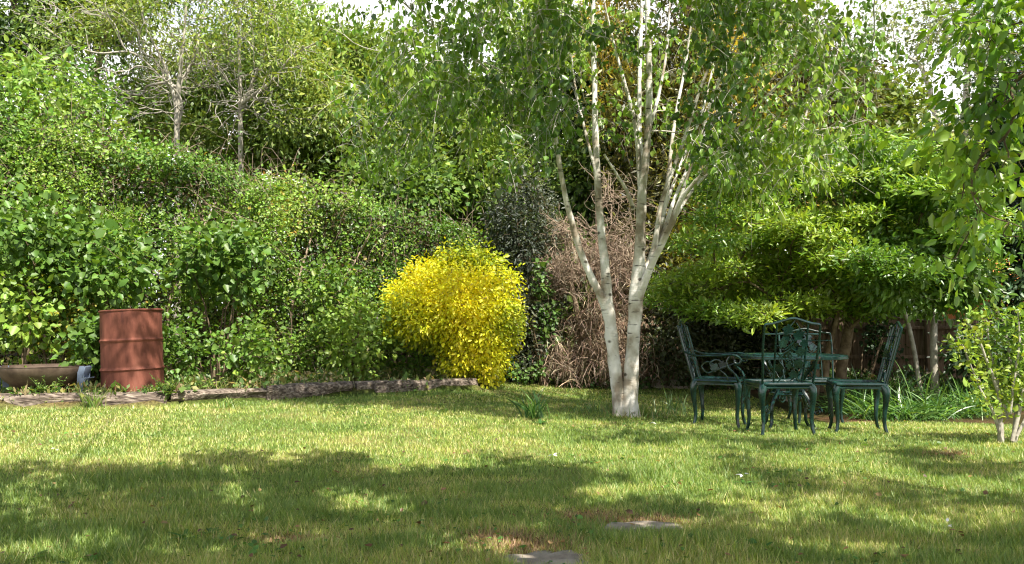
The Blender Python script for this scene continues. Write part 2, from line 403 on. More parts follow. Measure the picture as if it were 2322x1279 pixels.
# small hard objects ------------------------------------------------
class MB:
    def __init__(s): s.v = []; s.f = []
    def add(s, V, F_):
        b = len(s.v); s.v += [tuple(map(float, p)) for p in V]; s.f += [tuple(int(i)+b for i in f) for f in F_]
    def tube(s, pts, rad, sides=8, closed=False, cap=True, flat=1.0):
        O = np.array(pts, float); n = len(O); Ro = np.full(n, rad) if np.isscalar(rad) else np.array(rad, float)
        tg = unit(np.gradient(O, axis=0))
        if closed: tg = unit(np.roll(O, -1, 0)-np.roll(O, 1, 0))
        ref = np.array([0, 1, 0.0]) if abs(tg[0][1]) < .9 else np.array([1.0, 0, 0]); p = unit(np.cross(tg[0], ref)); u = []
        for i in range(n): p = unit(p-tg[i]*(p@tg[i])); u.append(p)
        u = np.array(u); v = np.cross(tg, u); a = np.arange(sides)/sides*2*math.pi
        V = (O[:, None]+Ro[:, None, None]*(u[:, None]*np.cos(a)[None, :, None]+flat*v[:, None]*np.sin(a)[None, :, None])).reshape(-1, 3)
        f = []
        for k in range(n if closed else n-1):
            k2 = (k+1) % n
            for q in range(sides): f.append((k*sides+q, k*sides+(q+1) % sides, k2*sides+(q+1) % sides, k2*sides+q))
        if cap and not closed: f += [tuple(range(sides))[::-1], tuple(range((n-1)*sides, n*sides))]
        s.add(V, f)
    def box(s, c, d, rot=None, bev=0):
        bm = bmesh.new(); bmesh.ops.create_cube(bm, size=1); bmesh.ops.scale(bm, vec=d, verts=bm.verts)
        if bev: bmesh.ops.bevel(bm, geom=bm.edges[:], offset=bev, segments=2, affect='EDGES', profile=.5)
        if rot is not None: bmesh.ops.transform(bm, matrix=rot, verts=bm.verts)
        bm.verts.index_update(); s.add([np.array(v.co)+np.array(c) for v in bm.verts], [[v.index for v in f.verts] for f in bm.faces]); bm.free()
    def lathe(s, prof, n=48, c=(0, 0, 0), closed=False):
        V = []; m = len(prof)
        for r_, z in prof:
            for i in range(n): a = 2*math.pi*i/n; V.append((c[0]+r_*math.cos(a), c[1]+r_*math.sin(a), c[2]+z))
        f = [(k*n+i, k*n+(i+1) % n, (k+1)*n+(i+1) % n, (k+1)*n+i) for k in range(m-1) for i in range(n)]
        s.add(V, f)
    def plate(s, poly, th, frame):
        """flat polygon with thickness; frame = (origin, u, v)"""
        o, u, v = [np.array(q, float) for q in frame]; nrm = unit(np.cross(u, v)); k = len(poly)
        A_ = [o+u*a+v*b+nrm*th/2 for a, b in poly]; B_ = [o+u*a+v*b-nrm*th/2 for a, b in poly]
        s.add(A_+B_, [tuple(range(k)), tuple(range(2*k-1, k-1, -1))]+[(i, i+k, (i+1) % k+k, (i+1) % k) for i in range(k)])
    def obj(s, name, mat, parent=None, smooth=True, loc=None):
        me = bpy.data.meshes.new(name); me.from_pydata(s.v, [], s.f); me.validate(); me.materials.append(mat)
        bm = bmesh.new(); bm.from_mesh(me); bmesh.ops.recalc_face_normals(bm, faces=bm.faces); bm.to_mesh(me); bm.free()
        if smooth:
            me.polygons.foreach_set('use_smooth', np.ones(len(me.polygons), bool))
            try: me.set_sharp_from_angle(angle=R(40))
            except Exception: pass
        o = bpy.data.objects.new(name, me); S.collection.objects.link(o)
        if parent is not None: o.parent = parent
        if loc is not None: o.location = tuple(float(q) for q in loc)
        return o

# ================================================================== GROUND
SL = np.array([(-12, 7.2), (-4.88, 7.6), (-3.23, 7.92), (-2.43, 8.5), (-1.70, 9.1), (-1.52, 9.25), (-.37, 9.95)])   # front line of the sleepers
def bed_line(x): return np.interp(x, SL[:, 0], SL[:, 1])
def in_left_bed(x, y): return (x < -.37+(y-9.95)*.1) & (y > bed_line(np.minimum(x, -.37))+.02)
def in_right_bed(x, y): return ((y > 12.05) & (x > .4)) | ((x > 3.15) & (y > 8.35+.25*np.sin(x*2)))
PATCH = [(1190, 1242, .20, .07), (1130, 1225, .18, .05), (1460, 1182, .25, .05), (640, 1225, .16, .03), (2150, 1030, .18, .05), (1330, 1170, .15, .04)]
PATCH = [(ground_at(a, b), c, d) for a, b, c, d in PATCH]
def dryness(x, y):
    p = np.stack([x, y, x*0], 1)
    q = p*np.array([.75, 1.3, 1]); d = np.clip((vn(q, 1.3, 3)*.4+vn(q, 3.3, 4)*.35+vn(q, 7.5, 14)*.25-.44)*4.6, 0, 1)
    b = np.zeros(len(x))
    for c, rx, ry in PATCH: b = np.maximum(b, np.exp(-((x-c[0])/rx)**2-((y-c[1])/(ry*2.2))**2))
    return d, b
xs = np.unique(np.concatenate([np.linspace(-250, -12, 20), np.arange(-12, 12, .16), np.linspace(12, 250, 20)]))
ys = np.unique(np.concatenate([np.linspace(-60, 0, 12), np.arange(0, 14, .12), np.linspace(14, 400, 30)]))
X, Y = np.meshgrid(xs, ys); x, y = X.ravel(), Y.ravel(); z = gz(x, y)
bl = in_left_bed(x, y); z = np.where(bl, np.maximum(z, .20+.03*vn(np.stack([x, y, x*0], 1), 3, 2)), z)
nx, ny = len(xs), len(ys); i = np.arange(ny-1)[:, None]*nx+np.arange(nx-1)[None]; i = i.ravel()
_, bb = dryness(x, y)
gc = np.ones((len(x), 3)); gc = gc*(1-bb[:, None])+bb[:, None]*np.array([1.5, .75, .9])*.8
soilm = bl | in_right_bed(x, y); gc[soilm] = np.array([.55, .32, .5])
gm = M['lawn'].node_tree
mu = [n for n in gm.nodes if n.type == 'MIX'][0]; pb = [n for n in gm.nodes if n.type == 'BSDF_PRINCIPLED'][0]
a_ = gm.nodes.new('ShaderNodeAttribute'); a_.attribute_name = 'Col'; m2 = gm.nodes.new('ShaderNodeMix'); m2.data_type = 'RGBA'; m2.blend_type = 'MULTIPLY'; m2.inputs['Factor'].default_value = 1
gm.links.new(mu.outputs['Result'], m2.inputs['A']); gm.links.new(a_.outputs['Color'], m2.inputs['B']); gm.links.new(m2.outputs['Result'], pb.inputs['Base Color'])
tag(mesh_np('ground', np.stack([x, y, z], 1), np.stack([i, i+1, i+1+nx, i+nx], 1), M['lawn'], col=gc, smooth=True), kind='structure')

# ================================================================== TIMBER SLEEPERS
def sleeper(p0, p1, label, seed, top=.27, w=.2, h=.26):
    p0 = np.array([*p0, 0.0]); p1 = np.array([*p1, 0.0]); d = unit(p1-p0); ln = np.linalg.norm(p1-p0); nn = np.array([-d[1], d[0], 0])
    K = max(10, int(ln/.025)); sec = []
    c = .018
    for a, b in [((0, 0), (0, 1)), ((0, 1), (1, 1)), ((1, 1), (1, 0))]:
        for t in np.linspace(0, 1, 9)[:-1]: sec.append((a[0]+(b[0]-a[0])*t, a[1]+(b[1]-a[1])*t))
    sec.append((1, 0)); sec = np.array(sec); m = len(sec)
    T = np.linspace(0, 1, K+1)
    U = np.clip(sec, .06, .94)*.999; U = np.where((sec == 0) | (sec == 1), sec, sec)
    V = np.zeros((K+1, m, 3)); base = top-h
    for k, t in enumerate(T):
        q = sec.copy()
        ch = ((q[:, 0] < .01) | (q[:, 0] > .99)) & (q[:, 1] > .99)
        q[ch, 1] -= .05; q[ch, 0] += np.where(q[ch, 0] < .5, .05, -.05)
        V[k] = p0+d*ln*t+nn*(q[:, :1]*w)+np.array([0, 0, 1])*(base+q[:, 1:]*h)
    P = V.reshape(-1, 3); Lc = (P-p0)@d; Nc = (P-p0)@nn
    st = np.stack([Lc*2.2, Nc*16, P[:, 2]*16], 1)+seed*7
    dn = (vn(st, 1, seed)-.5)*.034+(vn(st*2.3, 1, seed+1)-.5)*.016+(vn(P, 3, seed)-.5)*.03
    out_ = -nn*(Nc < w*.5)[:, None]+nn*(Nc >= w*.5)[:, None]*.3+np.array([0, 0, .5])*(P[:, 2] > base+h*.9)[:, None]
    crack = np.where(vn(np.stack([Lc*1.1, Nc*3, P[:, 2]*30], 1), 1, seed+9) > .76, -.025, 0)
    P = P+out_*(dn+crack)[:, None]
    f = []
    for k in range(K):
        for q in range(m-1): f.append((k*m+q, k*m+q+1, (k+1)*m+q+1, (k+1)*m+q))
    mb = MB(); O = np.array([p0[0], p0[1], base]); mb.add(P-O, f); mb.f += [tuple(range(m)), tuple(range(K*m+m-1, K*m-1, -1))]
    o = mb.obj('timber_sleeper', M['wood'], None, True, O)
    tag(o, label, 'sleeper', 'weathered timber sleepers edging the raised bed'); return o
sleeper((-5.05, 7.58), (-3.25, 7.93), 'pale split weathered sleeper in front of the fire bowl and rusty drum', 1)
sleeper((-3.22, 7.96), (-2.44, 8.50), 'dark rotting sleeper just right of the rusty drum', 2, .265)
sleeper((-2.46, 8.47), (-1.72, 9.08), 'grey cracked sleeper with its square end showing, middle of the row', 3, .285)
sleeper((-1.69, 9.16), (-1.47, 9.30), 'shortest grey sleeper stub in the middle of the row', 4, .283, .2)
sleeper((-1.50, 9.24), (-.40, 9.97), 'streaky grey sleeper ending beneath the golden yellow bush', 5, .275, .2)
for k, (x0, x1) in enumerate([(-7.1, -5.1)]):
    sleeper((x0, 7.3), (x1, 7.56), 'sleeper running out past the far left end of the row', 6+k)

# stepping stones ----------------------------------------------------
def slab(c, rx, ry, seed, label):
    r = rng(seed); n = 22; mb = MB(); prof = []
    a = np.arange(n)/n*2*math.pi; rr = 1+.10*(vn(np.stack([np.cos(a)*2, np.sin(a)*2, a*0], 1), 1, seed)-.5)*2
    sq = (np.abs(np.cos(a))**3.2+np.abs(np.sin(a))**3.2)**(-1/3.2)
    ring = lambda s, z: [(rx*s*sq[i]*rr[i]*math.cos(a[i]), ry*s*sq[i]*rr[i]*math.sin(a[i]), z+.004*r.normal()) for i in range(n)]
    V = ring(1.0, -.05)+ring(1.0, .004)+ring(.93, .013)+ring(.5, .015)+[(0, 0, .014)]
    f = [(k*n+i, k*n+(i+1) % n, (k+1)*n+(i+1) % n, (k+1)*n+i) for k in range(3) for i in range(n)]+[(3*n+i, 3*n+(i+1) % n, 4*n) for i in range(n)]
    mb.add(V, f); o = mb.obj('stepping_stone', M['stone'], None, True, (c[0], c[1], float(gz(c[0], c[1]))+.003)); o.rotation_euler.z = r.normal()*.15
    tag(o, label, 'stepping stone', 'stepping stones sunk in the lawn')
s1 = ground_at(1455, 1199); s2 = ground_at(1240, 1278)
slab(s1, .17, .075, 1, 'narrow grey stepping stone sunk in the grass, farther of the two')
slab(s2, .165, .12, 2, 'wide grey stepping stone at the bottom edge beside brown dead grass')

# ================================================================== GRASS
def blades(n, seed, ymin, ymax, hmul=1.0):
    r = rng(seed)
    u = r.random(n); p_ = -.75; yy = (ymin**p_+u*(ymax**p_-ymin**p_))**(1/p_)
    xx = (r.random(n)*2-1)*(yy*.70+.9)
    k = ~in_left_bed(xx, yy) & ~in_right_bed(xx, yy)
    for c, a, b in ((s1, .155, .06), (s2, .145, .095)): k &= ((xx-c[0])/a)**4+((yy-c[1])/b)**4 > .85
    xx, yy = xx[k], yy[k]; n = len(xx); d, b = dryness(xx, yy)
    P = np.stack([xx, yy, gz(xx, yy)-.003], 1)
    tuft = vn(P, 7, 8); tall = vn(P, 1.7, 21)
    H = (.019+.026*r.random(n)+.045*np.clip(tuft-.5, 0, 1)*2*r.random(n)+.02*np.clip(tall-.55, 0, 1)*2)*(1-.35*b)*hmul
    # longer grass against the sleepers and round the trunk
    H = H*np.exp(r.normal(0, .18, n)); near = np.clip(1-np.abs(yy-bed_line(np.minimum(xx, -.37)))/.22, 0, 1)*(xx < -.3); H = H*(1+1.6*near*r.random(n)*(vn(P, 4, 5) > .45))
    Wd = (.0029+.0018*r.random(n))*np.clip(yy/4.6, 1, 2.4); H = H*np.interp(yy, [4, 8], [1, .72])
    az = r.random(n)*2*math.pi; lean = .25+.75*r.random(n)
    D = np.stack([np.cos(az)*lean, np.sin(az)*lean, np.ones(n)], 1); D = unit(D)
    s_ = np.stack([np.cos(az+1.57+r.normal(0, .6, n)), np.sin(az+1.57+r.normal(0, .6, n)), np.zeros(n)], 1)
    V = np.stack([P-s_*(Wd*.5)[:, None], P+s_*(Wd*.5)[:, None], P+D*H[:, None]*np.array([1, 1, .9])], 1).reshape(-1, 3)
    F_ = np.arange(n*3).reshape(-1, 3)
    g0 = np.array([.11, .22, .034]); g1 = np.array([.30, .395, .070]); st = np.array([.56, .50, .21]); br = np.array([.36, .23, .12])
    t = r.random(n)[:, None]; C = g0*(1-t)+g1*t
    pt = np.clip(.04+.46*d+r.normal(0, .12, n), 0, 1)
    isd = r.random(n) < pt*.75; C = np.where(isd[:, None], st*np.exp(r.normal(0, .2, (n, 1))), C*(1+.5*d[:, None]*np.array([1.15, .7, .6])))
    C = np.where((r.random(n) < b*.9)[:, None], br*np.exp(r.normal(0, .3, (n, 1))), C)
    C = C*np.exp(r.normal(0, .12, (n, 1)))
    return V, F_, np.repeat(np.clip(C, .01, .9), 3, 0)
g = Geo(); g.add(*blades(760000, 5, 2.6, 12.6)); o = g.obj('grass', M['grass']); tag(o, 'short dappled lawn grass with dry straw coloured patches', 'grass', kind='stuff')

# ================================================================== BIRCH
BY = 8.2
def stem_px(L_, Y=BY, ws=1.0):
    pts = []; rad = []
    for q in L_:
        px, py, w = q[:3]; dy = q[3] if len(q) > 3 else 0
        pts.append(at(px, py, Y+dy)); rad.append(w/2/F*(Y+dy)*ws)
    return pts, rad
zb = ground_at(1420, 942)
birch_stems = [stem_px([(q[0], q[1], q[2]*float(np.interp(q[1], [300, 720], [.84, 1])))+tuple(q[3:]) for q in x_], ws=.78) for x_ in [
    [(1408, 962, 52, .0), (1405, 925, 44), (1399, 870, 38), (1390, 800, 36), (1383, 730, 36), (1377, 690, 34), (1374, 620, 27, .04), (1363, 520, 25, .1), (1356, 420, 24, .15), (1351, 330, 22, .2), (1349, 220, 20, .25), (1346, 120, 18, .3), (1344, 0, 16, .3), (1338, -160, 12, .3), (1330, -330, 7, .3)],
    [(1381, 715, 30, .0), (1362, 672, 24, -.03), (1342, 632, 22, -.05), (1318, 575, 21, -.1), (1297, 505, 20, -.15), (1281, 440, 18, -.2), (1268, 370, 17, -.25), (1258, 300, 15, -.3), (1252, 230, 11, -.3), (1235, 120, 9, -.3), (1215, 0, 7, -.3), (1190, -160, 5, -.3)],
    [(1262, 335, 14, -.28), (1225, 296, 12, -.4), (1180, 238, 11, -.55), (1128, 180, 10, -.7), (1065, 122, 9, -.9), (1000, 72, 8, -1.1), (930, 20, 6, -1.3), (850, -60, 4, -1.5)],
    [(1432, 968, 66, -.03), (1428, 925, 56, -.03), (1429, 870, 45, -.02), (1434, 800, 40), (1438, 740, 38), (1442, 680, 40), (1449, 600, 36), (1452, 520, 33), (1456, 440, 30), (1464, 360, 25), (1470, 280, 24), (1472, 180, 22), (1470, 80, 20), (1467, -20, 18), (1462, -180, 13), (1455, -340, 7)],
    [(1455, 450, 18, .0), (1448, 360, 18, .06), (1441, 290, 15, .08), (1428, 230, 13, .1), (1414, 180, 11, .1), (1390, 90, 8, .1), (1360, -40, 5, .1)],
    [(1456, 400, 20, .1), (1450, 300, 17, .2), (1450, 200, 15, .3), (1452, 100, 13, .4), (1458, -50, 9, .5)],
    [(1445, 675, 32, -.02), (1466, 628, 24, -.08), (1486, 582, 21, -.14), (1508, 540, 17, -.2), (1532, 486, 15, -.28), (1552, 440, 14, -.35), (1592, 395, 12, -.45), (1640, 335, 11, -.6), (1700, 262, 9, -.8), (1775, 180, 7, -1.0), (1860, 100, 5, -1.2)],
    [(1452, 640, 26, .05), (1476, 585, 21, .1), (1494, 530, 19, .15), (1506, 470, 17, .2), (1516, 400, 15, .25), (1524, 320, 13, .3), (1536, 240, 11, .35), (1552, 160, 10, .4), (1566, 60, 8, .4), (1580, -80, 6, .4)],
    [(1478, 590, 18, -.1), (1490, 520, 15, -.1), (1500, 460, 14, -.12), (1528, 380, 13, -.15), (1560, 290, 11, -.2), (1592, 190, 9, -.3), (1640, 80, 7, -.4), (1690, -30, 5, -.5)],
    [(1500, 545, 14, .1), (1530, 450, 11, .2), (1580, 340, 10, .4), (1640, 230, 8, .6), (1720, 120, 6, .8)],
    [(1500, 548, 14, -.2), (1540, 455, 11, -.3), (1575, 350, 9, -.4), (1610, 240, 8, -.5), (1655, 120, 6, -.6), (1700, 0, 5, -.7)],
    [(1522, 505, 12, -.2), (1580, 420, 10, -.1), (1660, 345, 9, .0), (1750, 290, 7, .1), (1850, 230, 6, .2), (1940, 150, 4, .3)],
    [(1508, 470, 12, .2), (1545, 370, 10, .4), (1590, 260, 8, .6), (1620, 140, 7, .7), (1650, 20, 5, .8)],
    [(1470, 300, 12, .05), (1495, 210, 10, .1), (1512, 110, 8, .2), (1520, -20, 6, .2)],
    [(1592, 395, 9, -.45), (1650, 380, 8, -.5), (1740, 330, 6, -.7), (1830, 300, 5, -.9), (1920, 285, 3, -1.1)],
    [(1354, 400, 12, .15), (1330, 310, 10, .2), (1305, 200, 8, .3), (1290, 80, 6, .4), (1280, -40, 5, .5)],
    [(1437, 475, 13, -.03), (1420, 430, 11, -.08), (1398, 395, 9, -.12), (1370, 350, 7, -.2)],
]]
def birch_anchors():
    r = rng(11); out_ = []
    # envelope of the hanging crown, bottom line by px
    bx = [700, 760, 800, 850, 900, 960, 1040, 1100, 1160, 1220, 1300, 1400, 1500, 1600, 1700, 1800, 1900, 2000, 2060]
    by = [60, 330, 430, 470, 430, 330, 400, 470, 420, 330, 330, 330, 330, 370, 430, 430, 380, 300, 200]
    n = 0
    while n < 900:
        px = r.uniform(740, 2050); py = r.uniform(-60, 500); dy = r.uniform(-1.9, .9); Yy = BY+dy
        lim = np.interp(px, bx, by)
        if py > lim-30*r.random() or (px > 1960 and py < 300 and r.random() < .6): continue
        p = at(px, py, Yy)
        w = vn(p[None], 1.6, 31)[0]*.6+vn(p[None], 3.4, 32)[0]*.4
        dens = .42+.06*(px > 1150)-.14*(px < 880)*(py < 190)-.05*(px < 1080)*(py < 190)-.12*(px > 1880)*(py < 320)-.13*(px > 1290)*(px < 1600)*(py > 120)-.06*(px > 1600)*(py > 150)-.2*(dy < -.1)*(px > 1300)*(px < 1560)
        if w > dens+.12*r.random(): continue
        out_.append(p); n += 1
    A = np.array(out_)
    B = blob((1.35, 7.1, 5.0), (2.9, 1.7, 1.7), 330, r, .2, 3, 1.2, .4); x_, y_ = pxof(B)
    B = B[(y_ < -30)]
    C = blob((1.0, 6.3, 4.5), (2.3, 1.1, .7), 330, r, 0, 5, 1.4, .35); x_, y_ = pxof(C); B = np.concatenate([B, C[y_ < -20]]); B = B[B[:, 1] < 8.0]  # second blob added out of view to shade the lawn and trunks
    # clumps added above the view to pool shade between tree foot and yellow bush
    gx = r.uniform(-2.6, 2.2, 6000); gy = r.uniform(7.2, 9.7, 6000); q = np.stack([gx, gy, gz(gx, gy)], 1); px, py = pxof(q)
    k = np.zeros(len(q), bool)
    for cx, cy, rx, ry in [(900, 903, 330, 16), (1150, 915, 280, 22), (1300, 940, 190, 20), (1440, 925, 160, 20), (1120, 945, 90, 12)]: k |= ((px-cx)/rx)**2+((py-cy)/ry)**2 < 1
    k &= vn(q*[2.2, 4.5, 1], 1, 71) > .36
    q = q[k][:430]; q = q+np.array(sd)*((3.9+1.0*r.random(len(q)))/sd[2])[:, None]; q = q[pxof(q)[1] < -15]
    return np.concatenate([A, B, q])
BA = birch_anchors()
GREENS = [(.09, .185, .022), (.14, .26, .03), (.20, .34, .04), (.28, .42, .055)]
base = zb; r = rng(5)
birch = tag(empty('silver_birch', base), 'tall multi-stemmed birch with peeling white bark standing in the middle of the lawn', 'tree')
st = [smooth_path(*q) for q in birch_stems]
g = Geo()
V, F_, P0, P1, cnt, dirs = grow(st, BA, .3, .0024, .47, .02, .2, 5, 5, .15, 3)
for i, (O, Ro) in enumerate(st): g.add(*stem_geo(O, Ro, 18, .15, 40+i))
g.V = [v-base for v in g.V]; g.obj('trunk', M['birch'], birch, True)
g = Geo(); g.add(V-base, F_)
# hanging twigs at the anchors
n = len(BA)*3; b0 = np.repeat(BA, 3, 0)+r.normal(0, .05, (n, 3)); D = unit(r.normal(0, .6, (n, 3))+np.array([0, 0, -.25])); ln = .22*np.exp(r.normal(0, .35, n))
e1 = b0+D*ln[:, None]+np.array([0, 0, -1])*(ln*.35)[:, None]
V2, F2 = tubes(b0, e1, D, unit(D+np.array([0, 0, -1.2])), np.full(n, .0022), np.full(n, .0012), 3, 3); g.add(V2-base, F2)
g.obj('branch', M['bark_pale'], birch, True)
m = 6; t = r.random((n, m)); PL = b0[:, None]+(e1-b0)[:, None]*t[..., None]; PL[..., 2] += (ln*.12)[:, None]*np.sin(t*3.1); PL = PL.reshape(-1, 3)+r.normal(0, .02, (n*m, 3)); N2 = len(PL)
DD = unit(r.normal(0, .45, (N2, 3))+np.array([0, 0, -.9])); NN = r.normal(0, 1, (N2, 3))+np.array([.1, -.35, .25])
Ln = .058*np.exp(r.normal(0, .22, N2)); h = np.repeat(np.clip((vn(BA, 1.3, 9)-.5)*1.6+.5, 0, 1), 3*m)
Vl, Fl, k = leaf_geo(PL, DD, NN, Ln, Ln*.68, 'leaf6', .14); C = palette(N2, GREENS, r, None, .18, h)
mesh_np('crown', Vl-base, Fl, M['leaf_gloss'], birch, np.repeat(C, k, 0))

# ================================================================== HEDGE AND SHRUBS ON THE LEFT
HL = np.array([(-9.5, 7.9), (-5.9, 9.25), (-3.0, 10.3), (-.45, 11.7), (.15, 12.5)])
def hedge():
    r = rng(21); seg = np.r_[0, np.cumsum(np.linalg.norm(np.diff(HL, axis=0), axis=1))]; Lh = seg[-1]
    def pos(s): return np.interp(s, seg, HL[:, 0]), np.interp(s, seg, HL[:, 1])
    def height(x, y):
        px = CX+x/(y+.7)*F; top = np.interp(px, [-400, 0, 200, 400, 600, 800, 1000, 1130, 1250], [200, 235, 300, 330, 390, 440, 495, 560, 640])
        return CAMZ+(737-top)/F*(y+.7)-.05
    n = 3300; s_ = r.random(n)*Lh; x, y = pos(s_); h = height(x, y); zt = r.random(n); top = r.random(n) < .22
    z = .15+(h-.15)*zt**.9
    dx = np.interp(s_+.05, seg, HL[:, 0])-x; dy = np.interp(s_+.05, seg, HL[:, 1])-y; nn = unit(np.stack([dy, -dx, dx*0], 1))
    P = np.stack([x, y, z], 1); bulge = .8*(vn(P, .95, 1)-.5)+.75*(vn(P, 2.4, 2)-.5)+.35*(vn(P, 5, 3)-.5)
    back = .85*(zt**2.2); dep = -back+bulge-.38*r.random(n)**1.5
    P = P+nn*dep[:, None]
    tp = np.where(top)[0]; P[tp] = np.stack([x[tp], y[tp], h[tp]], 1)-nn[tp]*(r.random(len(tp))*1.6+.4)[:, None]; P[tp, 2] += .3*(vn(P[tp], 1.3, 4)-.6)
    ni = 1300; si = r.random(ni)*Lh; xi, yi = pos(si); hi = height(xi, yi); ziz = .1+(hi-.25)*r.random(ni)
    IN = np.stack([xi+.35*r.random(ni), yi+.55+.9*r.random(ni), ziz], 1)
    keep = (vn(P, 4.5, 7)*.55+vn(P, 2.1, 17)*.45) > .40; P = P[keep]; nn = nn[keep]
    stems = []
    for k in range(22):
        sx, sy = pos((k+.5)/22*Lh); sy += .5; b = np.array([sx, sy, .1]); hh = height(sx, sy)
        stems.append(smooth_path([b, b+[.1*r.normal(), .1*r.normal(), hh*.35], b+[.2*r.normal(), .3+.1*r.normal(), hh*.75]], [.03, .022, .01]))
    base = np.array([-4.2, 9.9, .2])
    root = tag(empty('bramble_hedge', base), 'tall tangled mixed hedge of bramble and rose along the left side of the garden', 'hedge')
    V, F_, *_ = grow(stems, np.concatenate([P, IN[::3]]), .35, .0022, .42, .015, .1, 3, 4, .2, 2)
    g = Geo(); g.add(V-base, F_)
    for O, Ro in stems:
        v, f = stem_geo(O, Ro, 7); g.add(v-base, f)
    # fine bare canes between the leaves
    m = 2600; q = P[r.integers(0, len(P), m)]+r.normal(0, .12, (m, 3)); d = unit(r.normal(0, 1, (m, 3))+[0, 0, .4]); l_ = .25+.5*r.random(m)
    v, f = tubes(q, q+d*l_[:, None], d, unit(d+[0, 0, -.9]), np.full(m, .003), np.full(m, .0015), 4, 3); g.add(v-base, f)
    g.obj('stem', M['bark_dead'], root, True)
    G = Geo(); px, py = pxof(P); hue = np.clip((vn(P, 1.1, 12)*.4+vn(P, 3.1, 13)*.6-.5)*1.6+.48, 0, 1)
    big = vn(P, 1.9, 14) > .62
    pal = [(.095, .195, .026), (.14, .255, .034), (.185, .31, .04), (.235, .36, .05), (.30, .40, .07)]
    for sel, L0, cnt_, sg in ((~big, .037, 58, .090), (big, .056, 28, .115)):
        A = P[sel]; nb = nn[sel]
        n_ = len(A)*cnt_; bse = np.repeat(A, cnt_, 0); off = r.normal(0, sg, (n_, 3)); off += np.repeat(nb, cnt_, 0)*(np.abs(r.normal(0, .04, n_)))[:, None]
        D = unit(off/sg+r.normal(0, .7, (n_, 3))+[0, 0, -.45]); Nn = np.repeat(nb, cnt_, 0)*.6+r.normal(0, .5, (n_, 3))+[.15, -.1, .55]
        Ln = L0*np.exp(r.normal(0, .2, n_)); v, f, k = leaf_geo(bse+off, D, Nn, Ln, Ln*.72, 'leaf6', .15)
        G.add(v-base, f, np.repeat(palette(n_, pal if L0 < .05 else pal[:4], r, None, .2, np.repeat(hue[sel], cnt_)*(.95 if L0 < .05 else .8)), k, 0))
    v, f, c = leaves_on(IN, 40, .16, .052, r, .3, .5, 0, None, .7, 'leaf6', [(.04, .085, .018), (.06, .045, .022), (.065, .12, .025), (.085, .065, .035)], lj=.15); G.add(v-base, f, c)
    # yellowing and reddish dying leaves in patches
    yl = (vn(P, 1.4, 33) > .74) & (py > 300); A = P[yl]; n_ = len(A)*7
    if n_:
        v, f, c = leaves_on(A, 7, .12, .04, r, .3, .4, 0, None, .7, 'leaf6', [(.42, .38, .05), (.46, .36, .06), (.34, .17, .06)]); G.add(v-base, f, c)
    G.obj('foliage', M['leaf'], root)
    # white blossom near the top
    B = P[(py < 560) & (py > 280) & (px > 180) & (px < 950)]
    line = np.interp(pxof(B)[0], [180, 400, 600, 750, 950], [330, 300, 400, 460, 450]); bpy_ = pxof(B)[1]
    w = np.exp(-((bpy_-line)/55)**2); B = B[r.random(len(B)) < w*.16]
    B = B-np.array([0, .12, -.03]); n_ = len(B)*15
    v, f, c = leaves_on(B, 15, .05, .028, r, 0, 1, 0, None, .9, 'rhomb', [(.75, .73, .62), (.85, .84, .78)], None, .08); 
    mesh_np('blossom', v-base, f, M['petal'], root, c)
    return P
HP = hedge()

def bush(name, label, cat, spots, cols, n, seed, n_per=30, sig=.10, L0=.06, group=None, **k):
    """a low shrub from blobs given as (px, py, Y, rx_px, ry_px, rd)"""
    r = rng(seed); A = []; tot = sum(s_[3]*s_[4] for s_ in spots)
    for px, py, Y, rx, ry, rd in spots:
        A.append(blob(at(px, py, Y), (rx/F*Y, rd, ry/F*Y), max(8, int(n*rx*ry/tot)), r, k.get('shell', .35), seed))
    A = np.concatenate(A); k.pop('shell', None)
    base = k.pop('base', None)
    if base is None: base = np.array([A[:, 0].mean(), A[:, 1].mean(), 0]); base[2] = .2 if in_left_bed(base[:1], base[1:2])[0] else float(gz(base[0], base[1]))
    ns = k.pop('ns', 5); A = A[A[:, 2] > base[2]+.03]; h = A[:, 2].max()-base[2]; stems = []
    sr = k.pop('sr', .016); wid = A[:, 0].std(); lean = k.pop('lean', 1.0); hs = k.pop('hs', .6)
    for i in range(ns):
        a = r.random()*6.3; t = (np.array([A[:, 0].mean(), A[:, 1].mean(), 0])-[base[0], base[1], 0])+np.array([math.cos(a)*wid*.8, math.sin(a)*wid*.5, 0])*lean
        b = base+np.array([math.cos(a), math.sin(a), 0])*.05; b[2] -= .03
        stems.append(([b, b+t*.25+[.03*r.normal(), 0, h*hs*.45], b+t*.75+[0, .03*r.normal(), h*hs]], [sr, sr*.75, sr*.4]))
    return tree(name, label, cat, base, stems, A, cols, n_per, sig, L0, k.pop('bark', 'bark_brown'), k.pop('leaf', 'leaf'), group, seed, parts=k.pop('parts', ('stem', 'foliage')), stem_sides=8, **k)
BR = [(.10, .19, .03), (.155, .27, .04), (.23, .35, .055)]
bg_ = 'bramble bushes growing out of the hedge'
bush('bramble_bush', 'bright broad-leaved bramble spilling out of the hedge above the fire bowl', 'bush', [(235, 600, 8.9, 95, 75, .35), (180, 560, 9.0, 60, 45, .3)], BR, 80, 51, 22, .12, .075, bg_, Wr=.8)
bush('bramble_bush', 'bright broad-leaved bramble at the left edge beside the fire bowl', 'bush', [(40, 560, 8.7, 80, 110, .4), (60, 700, 8.6, 80, 70, .4)], BR, 100, 52, 22, .13, .07, bg_, Wr=.8)
bush('bramble_bush', 'bramble with big pale leaves halfway between the rusty drum and the yellow bush', 'bush', [(500, 600, 9.6, 85, 75, .35)], BR, 60, 53, 20, .12, .078, bg_, Wr=.8)
